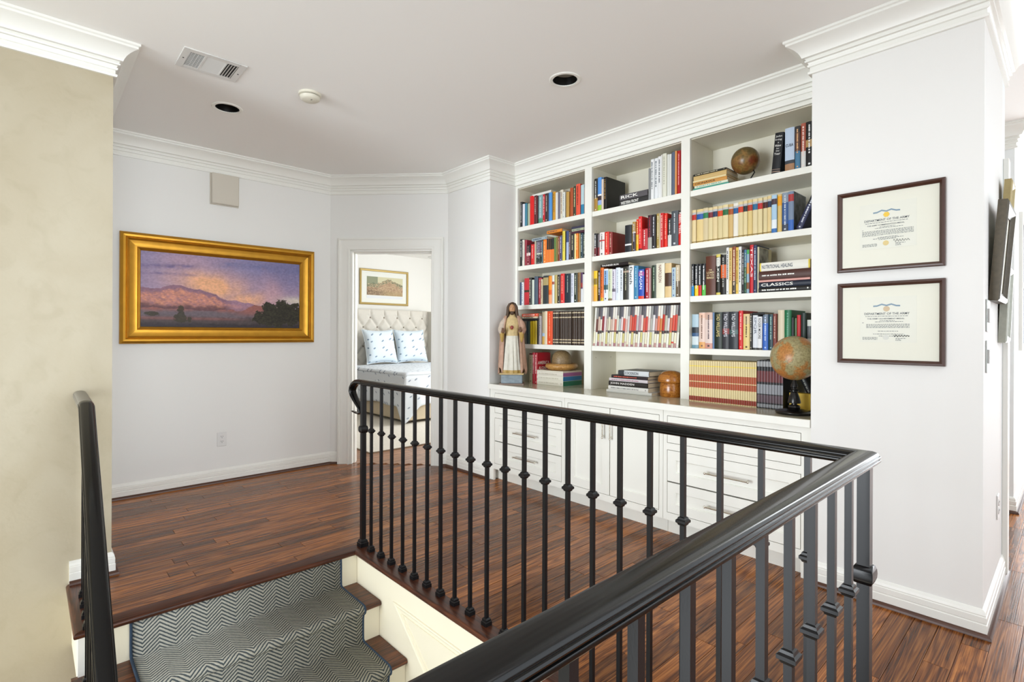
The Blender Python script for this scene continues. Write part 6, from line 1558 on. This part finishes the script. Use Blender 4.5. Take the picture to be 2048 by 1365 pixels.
for y in (-0.133, 0.133):
    MB().lathe([(.0001, -.0075), (.004, -.0075), (.004, -.005), (.0001, -.005)], seg=10).build('screw', VD, vt_, (0.0, y, 0))
BAF = mat('baffle_black', '0b0a09', 0.35)
for i, (x, y) in enumerate(CANS):
    r_ = empty('downlight', (x, y, CEIL_Z)); tag(r_, 'recessed ceiling downlight with black baffle ' + ('near the ceiling vent' if i == 0 else 'in front of the bookcase'), 'downlight', 'ceiling downlights')
    MB().loft([[(a_ * cos(2 * pi * k / 40), a_ * sin(2 * pi * k / 40), z) for k in range(40)] for a_, z in ((CAN_R, 0.004), (CAN_R, -0.004), (0.086, -0.005), (0.091, -0.002), (0.091, 0.001))], True, False).build('trim_ring', TRIM, r_, smooth=30)
    rg = [[(a_ * cos(2 * pi * k / 36), a_ * sin(2 * pi * k / 36), z) for k in range(36)] for a_, z in ((CAN_R, 0.0), (0.069, 0.02), (0.067, 0.05), (0.064, 0.085))]
    MB().loft(rg, True, False).build('baffle', BAF, r_, smooth=60)
    MB().lathe([(.0001, 0.036), (.045, 0.038), (.066, 0.044), (.066, 0.06), (.0001, 0.06)], seg=32).build('lamp_lens', mat('lamp_lens', '9a988c', 0.25), r_, smooth=40)
sd = empty('smoke_detector', (-3.203, 1.268, CEIL_Z)); tag(sd, 'round cream smoke detector on the ceiling beside the vent', 'smoke detector')
MB().lathe([(.0001, 0), (.066, 0), (.066, -.012), (.062, -.014), (.0001, -.014)], seg=36).build('mounting_ring', mat('detector_white', 'd6d2c2', 0.45), sd, smooth=40)
MB().lathe([(.056, -.0165), (.060, -.020), (.056, -.034), (.045, -.042), (.0001, -.044)], seg=36).build('sensor_cover', mat('detector_white', 'd6d2c2'), sd, smooth=40)
MB().lathe([(.0001, -.0141), (.054, -.0141), (.054, -.0166), (.0001, -.0166)], seg=30).build('sensing_slot', VD, sd)
MB().box(.018, .030, -.004, .004, -.0445, -.0425).build('test_button', mat('detector_grey', '8a887e', 0.5), sd)

# ------------------------------------------------------------------ hall wall: pictures, switches, far window
def hall_frame(y0, y1, z0, z1, depth, m, mi_, label, tilt=0.0, w=0.045):
    r_ = empty('framed_picture', (-0.2615, (y0 + y1) / 2, z0)); r_.rotation_euler = (0, radians(tilt), 0)
    tag(r_, label, 'picture', 'pictures on the hall wall')
    a_, b_ = y0 - (y0 + y1) / 2, y1 - (y0 + y1) / 2; h_ = z1 - z0
    frame_sides([(0, a_, 0), (0, a_, h_), (0, b_, h_), (0, b_, 0)], (1, 0, 0), [(0, 0), (0, depth * .85), (w * .2, depth), (w * .45, depth), (w * .75, depth * .7), (w, depth * .55), (w, 0)], m, r_, None)
    MB().box(0.001, depth * .45, a_ + w * .8, b_ - w * .8, w * .8, h_ - w * .8).build('mat_board', MATB, r_)
    MB().box(depth * .45, depth * .46 + .0005, a_ + w * 2, b_ - w * 2, w * 2, h_ - w * 2).build('print', mi_, r_)
PRT = noisy('hall_print', '7a8070', 'c8c4b0', 12)
hall_frame(3.03, 3.40, 1.385, 1.815, 0.036, mat('bronze_gilt', '4a4234', 0.4, 0.4, var=.4, vscale=60), PRT, 'dark bronze framed picture closest to the corner of the hall wall', 4)
hall_frame(3.46, 3.64, 1.62, 1.99, 0.030, mat('pale_gold_frame', 'a8986a', 0.4, 0.3, var=.2, vscale=40), PRT, 'pale gold framed picture highest on the hall wall', 3)
hall_frame(3.43, 3.64, 1.20, 1.565, 0.032, mat('silver_frame', 'a4a69a', 0.4, 0.3, var=.2, vscale=40), PRT, 'silver framed picture lowest on the hall wall', 2)
def switch(y, z, label):
    r_ = empty('light_switch', (-0.262, y, z)); tag(r_, label, 'light switch', 'light switches')
    MB().box(0, 0.006, -0.055, 0.055, -0.068, 0.068).build('cover_plate', mat('switch_nickel', 'b4b8b4', 0.35, 0.3, var=.2, vscale=30), r_, bevel=0.003)
    for yy in (-0.022, 0.022):
        MB().box(0.006, 0.013, yy - 0.012, yy + 0.012, -0.030, 0.030).build('rocker', mat('outlet_white', 'dededc'), r_, bevel=0.002)
switch(2.992, 1.318, 'pale metal switch plate, upper of two beside the hall corner')
switch(2.992, 1.145, 'pale metal switch plate, lower of two beside the hall corner')
wn = empty('window_1', (-0.30, 5.95, 1.16)); struct(wn)
GLASSD = mat('dark_window_glass', '1c2624', 0.5, spec=0.05)
frame_sides([(0, -0.5, -0.04), (0, -0.5, 1.0), (0, 0.5, 1.0), (0, 0.5, -0.04)], (1, 0, 0), [(0, 0), (0, 0.02), (0.05, 0.02), (0.05, 0)], TRIM, wn, None, 'window_frame')
for z0, z1 in ((0.01, 0.44), (0.48, 0.95)):
    MB().box(0.002, 0.008, -0.45, 0.45, z0, z1).build('pane', GLASSD, wn)
MB().box(0.0, 0.016, -0.45, 0.45, 0.44, 0.48).build('meeting_rail', TRIM, wn)
# ------------------------------------------------------------------ bedroom beyond the doorway
BZ = 2.66
BW = mat('bedroom_paint', 'e6e6e2', 0.75)
struct(MB().box(-8.62, -8.50, 0.2, 6.6, -0.02, BZ).build('wall_headboard', BW))
struct(MB().box(-8.62, -3.6, 6.5, 6.6, -0.02, BZ).build('wall_bedroom_window', BW))
struct(MB().box(-8.62, -4.92, 0.1, 0.2, -0.02, BZ).build('wall_bedroom_side', BW))
struct(MB().box(-3.66, -3.56, 3.0, 6.6, -0.02, BZ).build('wall_bedroom_closet', BW))
struct(MB().prism([(-8.62, 0.1), (-4.9, 0.1), (-4.9, 2.17), (-4.07, 2.96), (-3.56, 2.99), (-3.56, 6.6), (-8.62, 6.6)], BZ, BZ + 0.03).build('ceiling_bedroom', CEIL))
bf = struct(MB().prism([(-8.5, 0.2), (-4.92, 0.2), (-4.92, 2.15), (A.x, A.y), (B.x, B.y), (-4.06, 2.99), (-3.66, 2.99), (-3.66, 6.5), (-8.5, 6.5)], -0.2, -0.012).build('floor_bedroom', WOODB))
save = WOODF
_PM2 = {}
def bplanks():
    x = -5.60
    while x < -3.95:
        w = 0.0815; y = (A.y + 0.03 if x < -4.80 else A.y + (B.y - A.y) * (x + w - A.x) / (B.x - A.x) + 0.0)
        yend = 4.4
        first = True
        while y < yend:
            l_ = RND.choice((0.6, 0.85, 1.1, 1.4)) * (RND.uniform(.4, 1) if first else 1); first = False
            l_ = round(l_ / .05) * .05
            me_ = plank_mesh(w, l_).copy(); me_.materials.clear(); me_.materials.append(WOODB)
            link('plank', me_, bf, (x + w / 2, y + l_ / 2, 0)); y += l_
        x += w
bplanks()
# rug
RUG = mat('rug_cream', 'd2cdc2', 0.95, var=0.22, vscale=60, bump=0.6, bscale=160)
rg_ = empty('area_rug', (-6.4, 4.4, 0)); tag(rg_, 'pale speckled area rug under the bed', 'rug')
MB().box(-1.55, 1.497, -1.83, 1.9, 0.0, 0.011).build('pile', RUG, rg_, bevel=0.004)
MB().sweep([(1.497, -1.83, 0), (1.497, 1.9, 0), (-1.55, 1.9, 0), (-1.55, -1.83, 0)], (0, 0, 1), [(-0.004, 0.001), (0.006, 0.001), (0.006, 0.010), (-0.004, 0.012)], closed=True).build('binding', mat('rug_edge', '8a7a68', 0.9), rg_)
# bed
LINEN = mat('headboard_linen', 'cdc9c0', 0.9, var=0.06, vscale=90, bump=0.2, bscale=400)
bed = empty('bed', (-7.25, 4.69, 0)); BOF = Vector((7.25, -4.69, 0)); tag(bed, 'upholstered bed with tufted linen wingback headboard and pale quilt', 'bed')
HX = -8.33
hy0, hy1, hz0, hz1 = 3.70, 5.50, 0.10, 1.645
btn = []
for r in range(6):
    z = 1.50 - 0.165 * r
    for k in range(-6, 9):
        y = 4.34 + 0.262 * k + (0.131 if r % 2 else 0)
        if hy0 + 0.06 < y < hy1 - 0.06: btn.append((y, z))
def tuft(u, v):
    y = hy0 + (hy1 - hy0) * u; z = 0.55 + (hz1 - 0.55) * v
    # diamond creases between buttons
    a_ = ((y - 4.34) / 0.131 + (z - 1.50) / 0.165); b_ = ((y - 4.34) / 0.131 - (z - 1.50) / 0.165)
    ca = abs((a_ / 2 + 0.5) % 1 - 0.5) * 2; cb = abs((b_ / 2 + 0.5) % 1 - 0.5) * 2
    puff = min(1, ca * 2.2) ** 0.5 * min(1, cb * 2.2) ** 0.5
    up = sst(1.50, 1.56, z)
    # above the top row only straight pleats
    pl = min(1, abs(((y - 4.34) / 0.262 + 0.5) % 1 - 0.5) * 9) ** 0.5
    puff = puff * (1 - up) + pl * up
    edge = min(1, (1 - v) * 14) ** 0.5
    return (HX + 0.035 + 0.040 * puff * edge, y, z)
MB().grid(150, 90, tuft).build('headboard_padding', LINEN, bed, BOF, smooth=60)
MB().box(-8.48, HX + 0.036, hy0, hy1, 0.0, hz1).build('headboard', LINEN, bed, BOF, bevel=0.012)
for (y, z) in btn:
    if z > 1.0:
        MB().sphere((HX + 0.045, y, z), 0.014, 8, 6, 0, (.6, 1, 1)).build('button', mat('button_linen', '8a8274', 0.9), bed, BOF, smooth=80)
for y0, y1 in ((hy0 - 0.06, hy0), (hy1, hy1 + 0.06)):
    pts = [(-8.48, 0.0), (-8.04, 0.0), (-8.05, 0.75), (-8.07, 1.10), (-8.08, 1.40), (-8.06, 1.56), (-8.10, 1.625), (-8.48, 1.650)]
    rings = [[(x, y, z) for x, z in pts] for y in (y0, y1)]
    MB().loft(rings).build('wing', LINEN, bed, BOF, bevel=0.012)
bx0, bx1, by0, by1 = -8.26, -6.11, 3.72, 5.48
MB().box(bx0, bx1, by0, by1, 0.05, 0.33).build('base_frame', mat('bed_base_linen', 'c2b49a', 0.9, var=.08, vscale=60), bed, BOF, bevel=0.012)
MB().box(bx0, bx1 - 0.01, by0 + 0.01, by1 - 0.01, 0.33, 0.66).build('mattress', mat('mattress_white', 'dcdcdc', 0.9), bed, BOF, bevel=0.04)
for x in (bx0 + 0.08, bx1 - 0.08):
    for y in (by0 + 0.08, by1 - 0.08):
        MB().box(x - 0.03, x + 0.03, y - 0.03, y + 0.03, 0.0115, 0.05).build('leg', mat('bed_leg', '3a2a20', 0.5), bed, BOF)
def print_mat(name, basec, dot, scale=9.0, thr=0.10):
    m = bpy.data.materials.new(name); m.use_nodes = True
    nt = m.node_tree; L = nt.links; N = nt.nodes; b = N['Principled BSDF']
    tc = N.new('ShaderNodeTexCoord'); vo = N.new('ShaderNodeTexVoronoi'); vo.inputs['Scale'].default_value = scale; vo.inputs['Randomness'].default_value = 0.5; vo.voronoi_dimensions = '2D'
    sp = N.new('ShaderNodeSeparateXYZ'); L.new(tc.outputs['Object'], sp.inputs[0])
    a1 = N.new('ShaderNodeMath'); a1.operation = 'ADD'; L.new(sp.outputs[0], a1.inputs[0]); L.new(sp.outputs[2], a1.inputs[1])
    a2 = N.new('ShaderNodeMath'); a2.operation = 'SUBTRACT'; L.new(sp.outputs[1], a2.inputs[0]); L.new(sp.outputs[2], a2.inputs[1])
    cb_ = N.new('ShaderNodeCombineXYZ'); L.new(a1.outputs[0], cb_.inputs[0]); L.new(a2.outputs[0], cb_.inputs[1])
    L.new(cb_.outputs[0], vo.inputs['Vector'])
    r_ = N.new('ShaderNodeValToRGB'); r_.color_ramp.interpolation = 'CONSTANT'; e = r_.color_ramp.elements
    e[0].position = 0; e[0].color = (*lin(dot), 1); e[1].position = thr; e[1].color = (*lin(basec), 1)
    L.new(vo.outputs['Distance'], r_.inputs[0]); L.new(r_.outputs[0], b.inputs['Base Color'])
    b.inputs['Roughness'].default_value = 0.9; b.inputs['Specular IOR Level'].default_value = 0.15
    MATS[name] = m; return m
QUILT = print_mat('quilt_print', 'd6dde4', '8e9aaa', 8.0, 0.12)
SHAM = print_mat('sham_print', 'd2dfe8', '7f93a8', 7.5, 0.13)
# quilt: top, foot drop and side drop with the corner hanging lower
qz = 0.695
def quilt_top(u, v):
    x = -7.99 + (bx1 + 0.03 + 7.99) * u; y = by0 - 0.03 + (by1 + 0.03 - by0 + 0.03) * v
    e_ = min(u_ for u_ in (1 - (u if u > .5 else 0), v * .9 + .1, 1))
    return (x, y, qz + 0.012 * fbm(x * 3, y * 3, 3) - 0.03 * max(0, 1 - (bx1 + .03 - x) / .06) ** 2 - 0.03 * max(0, 1 - (y - by0 + .03) / .06) ** 2)
qm = MB().grid(60, 50, quilt_top)
def side_drop(u, v):
    x = -7.99 + (bx1 + 0.03 + 7.99) * u
    hem = 0.245 + 0.01 * sin(9 * x) - 0.21 * sst(.90, 1.0, u)
    z = qz - 0.03 + (hem - qz + 0.03) * v
    return (x, by0 - 0.03 - 0.012 * sin(7 * x + 2) * v - 0.02 * v - 0.02 * sst(.9, 1, u) * v, z)
qm.grid(60, 12, side_drop)
def foot_drop(u, v):
    y = by0 - 0.03 + (by1 - by0 + 0.06) * u
    hem = 0.25 + 0.012 * sin(8 * y) - 0.22 * sst(.13, 0.0, u)
    z = qz - 0.03 + (hem - qz + 0.03) * v
    return (bx1 + 0.03 + 0.02 * v + 0.022 * sin(13 * y + 1) * v, y - 0.02 * v * sst(.1, 0, u), z)
qm.grid(60, 12, foot_drop)
q = qm.build('quilt', QUILT, None, smooth=80)
q.location = (0, 0, 0)
tag(q, 'pale blue-white sprigged quilt draped over the bed', 'quilt')
so = q.modifiers.new('thickness', 'SOLIDIFY'); so.thickness = 0.012; so.offset = 1
def pillow(y, z, x, rz, tilt, label, s=0.62):
    m = MB()
    def pf(sgn):
        def fn(u, v):
            a_, b_ = 2 * u - 1, 2 * v - 1
            pin = 1 - 0.09 * (a_ * a_) * (1 - b_ * b_) ** 0 * (b_ * b_ < 2) * (1 - abs(b_)) - 0.0
            ex = a_ * s / 2 * (1 - 0.10 * (1 - b_ * b_) * abs(a_) ** 3); ez = b_ * s / 2 * (1 - 0.10 * (1 - a_ * a_) * abs(b_) ** 3)
            th = 0.105 * ((1 - a_ ** 4) * (1 - b_ ** 4)) ** 0.6 + 0.006 * fbm(a_ * 3, b_ * 3, 2) * (1 - a_ ** 4) * (1 - b_ ** 4)
            return (sgn * th, ex, ez)
        return fn
    m.grid(24, 24, pf(1)); m.grid(24, 24, pf(-1))
    r_ = empty('pillow', (x, y, z)); r_.rotation_euler = (0, radians(tilt), radians(rz))
    tag(r_, label, 'pillow', 'euro shams on the bed')
    m.build('sham', SHAM, r_, smooth=80)
    ed_ = [(a_ * s / 2 * (1 - 0.10 * (1 - b_ * b_) * abs(a_) ** 3), b_ * s / 2 * (1 - 0.10 * (1 - a_ * a_) * abs(b_) ** 3)) for a_, b_ in [(-1 + 2 * t / 12, -1) for t in range(12)] + [(1, -1 + 2 * t / 12) for t in range(12)] + [(1 - 2 * t / 12, 1) for t in range(12)] + [(-1, 1 - 2 * t / 12) for t in range(13)]]
    MB().tube([(0, a_, b_) for a_, b_ in ed_], 0.006, 6).build('piping', mat('sham_piping', 'dfe6ea', 0.9), r_, smooth=60)
pillow(4.36, 1.005, -7.98, 4, -17, 'pale blue sprigged square pillow closer to the doorway jamb', 0.60)
pillow(4.98, 1.005, -8.02, -3, -17, 'pale blue sprigged square pillow closer to the headboard wing', 0.60)
# framed print over the bed
fy0, fy1, fz0, fz1 = 4.24, 5.21, 1.735, 2.365
fp = empty('framed_print', (-8.499, (fy0 + fy1) / 2, fz0)); FO = Vector((8.499, -(fy0 + fy1) / 2, -fz0)); tag(fp, 'gold framed village landscape print above the bed', 'picture')
frame_sides([(-8.499, fy0, fz0), (-8.499, fy0, fz1), (-8.499, fy1, fz1), (-8.499, fy1, fz0)], (1, 0, 0), [(0, 0), (0, 0.022), (0.012, 0.028), (0.030, 0.022), (0.038, 0.012), (0.038, 0)], mat('thin_gold_frame', 'b0985c', 0.4, 0.4), fp, FO)
MB().box(-8.497, -8.490, fy0 + .03, fy1 - .03, fz0 + .03, fz1 - .03).build('mat_board', mat('print_mat', 'e0e2dc', 0.7), fp, FO)
PC = {k: lin(v) for k, v in dict(sky='c8c4a4', tree='5a6a54', town='c0a888', roof='8a6a54', dark='4a3c30', sand='b09a74').items()}
def village(u, v):
    n1 = fbm(u * 14, v * 10); n2 = fbm(u * 40, v * 34, 3)
    hill = .62 + .28 * exp(-((u - .62) / .22) ** 2) + .12 * n1
    c_ = PC['sky'] if v > hill else mixc(PC['tree'], PC['town'], .5 + 2.2 * n2)
    if v < hill - .18: c_ = mixc(PC['town'], PC['roof'], .4 + 2 * n2)
    if u < .3 and v > .6: c_ = mixc(c_, PC['tree'], .7)
    c_ = mixc(c_, PC['dark'], .8 * sst(.42, .15, v + .3 * (u - .3) + .25 * n1) * (.6 + n2))
    c_ = mixc(c_, PC['sand'], .7 * sst(.35, .1, v) * sst(.3, .6, u))
    return c_
picture('print', 90, 50, (-8.489, fy0 + .135, fz0 + .17), (0, fy1 - fy0 - .25, 0), (0, 0, fz1 - fz0 - .30), village, fp, FO, vcol('paper_print', 0.6))
MB().box(-8.4895, -8.4885, fy0 + .135, fy1 - .115, fz0 + .115, fz0 + .16).build('caption_strip', mat('print_caption', 'd8dce0', 0.7), fp, FO)
# ceiling fan: hub, down rod and five blades
fan = empty('ceiling_fan', (-6.05, 4.75, BZ)); tag(fan, 'white ceiling fan whose blade tip shows at the bedroom ceiling', 'ceiling fan')
FW = mat('fan_white', 'dcdcd8', 0.4)
MB().lathe([(.0001, 0), (.07, 0), (.06, -.05), (.015, -.06), (.012, -.20), (.09, -.22), (.11, -.26), (.10, -.33), (.05, -.36), (.0001, -.365)], seg=28).build('motor', FW, fan, smooth=40)
for k in range(5):
    a_ = radians(203 + 72 * k)
    MB().prism([(0.09, -0.03), (0.20, -0.06), (0.66, -0.07), (0.70, -0.04), (0.70, 0.04), (0.66, 0.07), (0.20, 0.06), (0.09, 0.03)], -0.004, 0.004).build('blade', FW, fan, (0, 0, -0.285), rot=(radians(10), 0, a_))
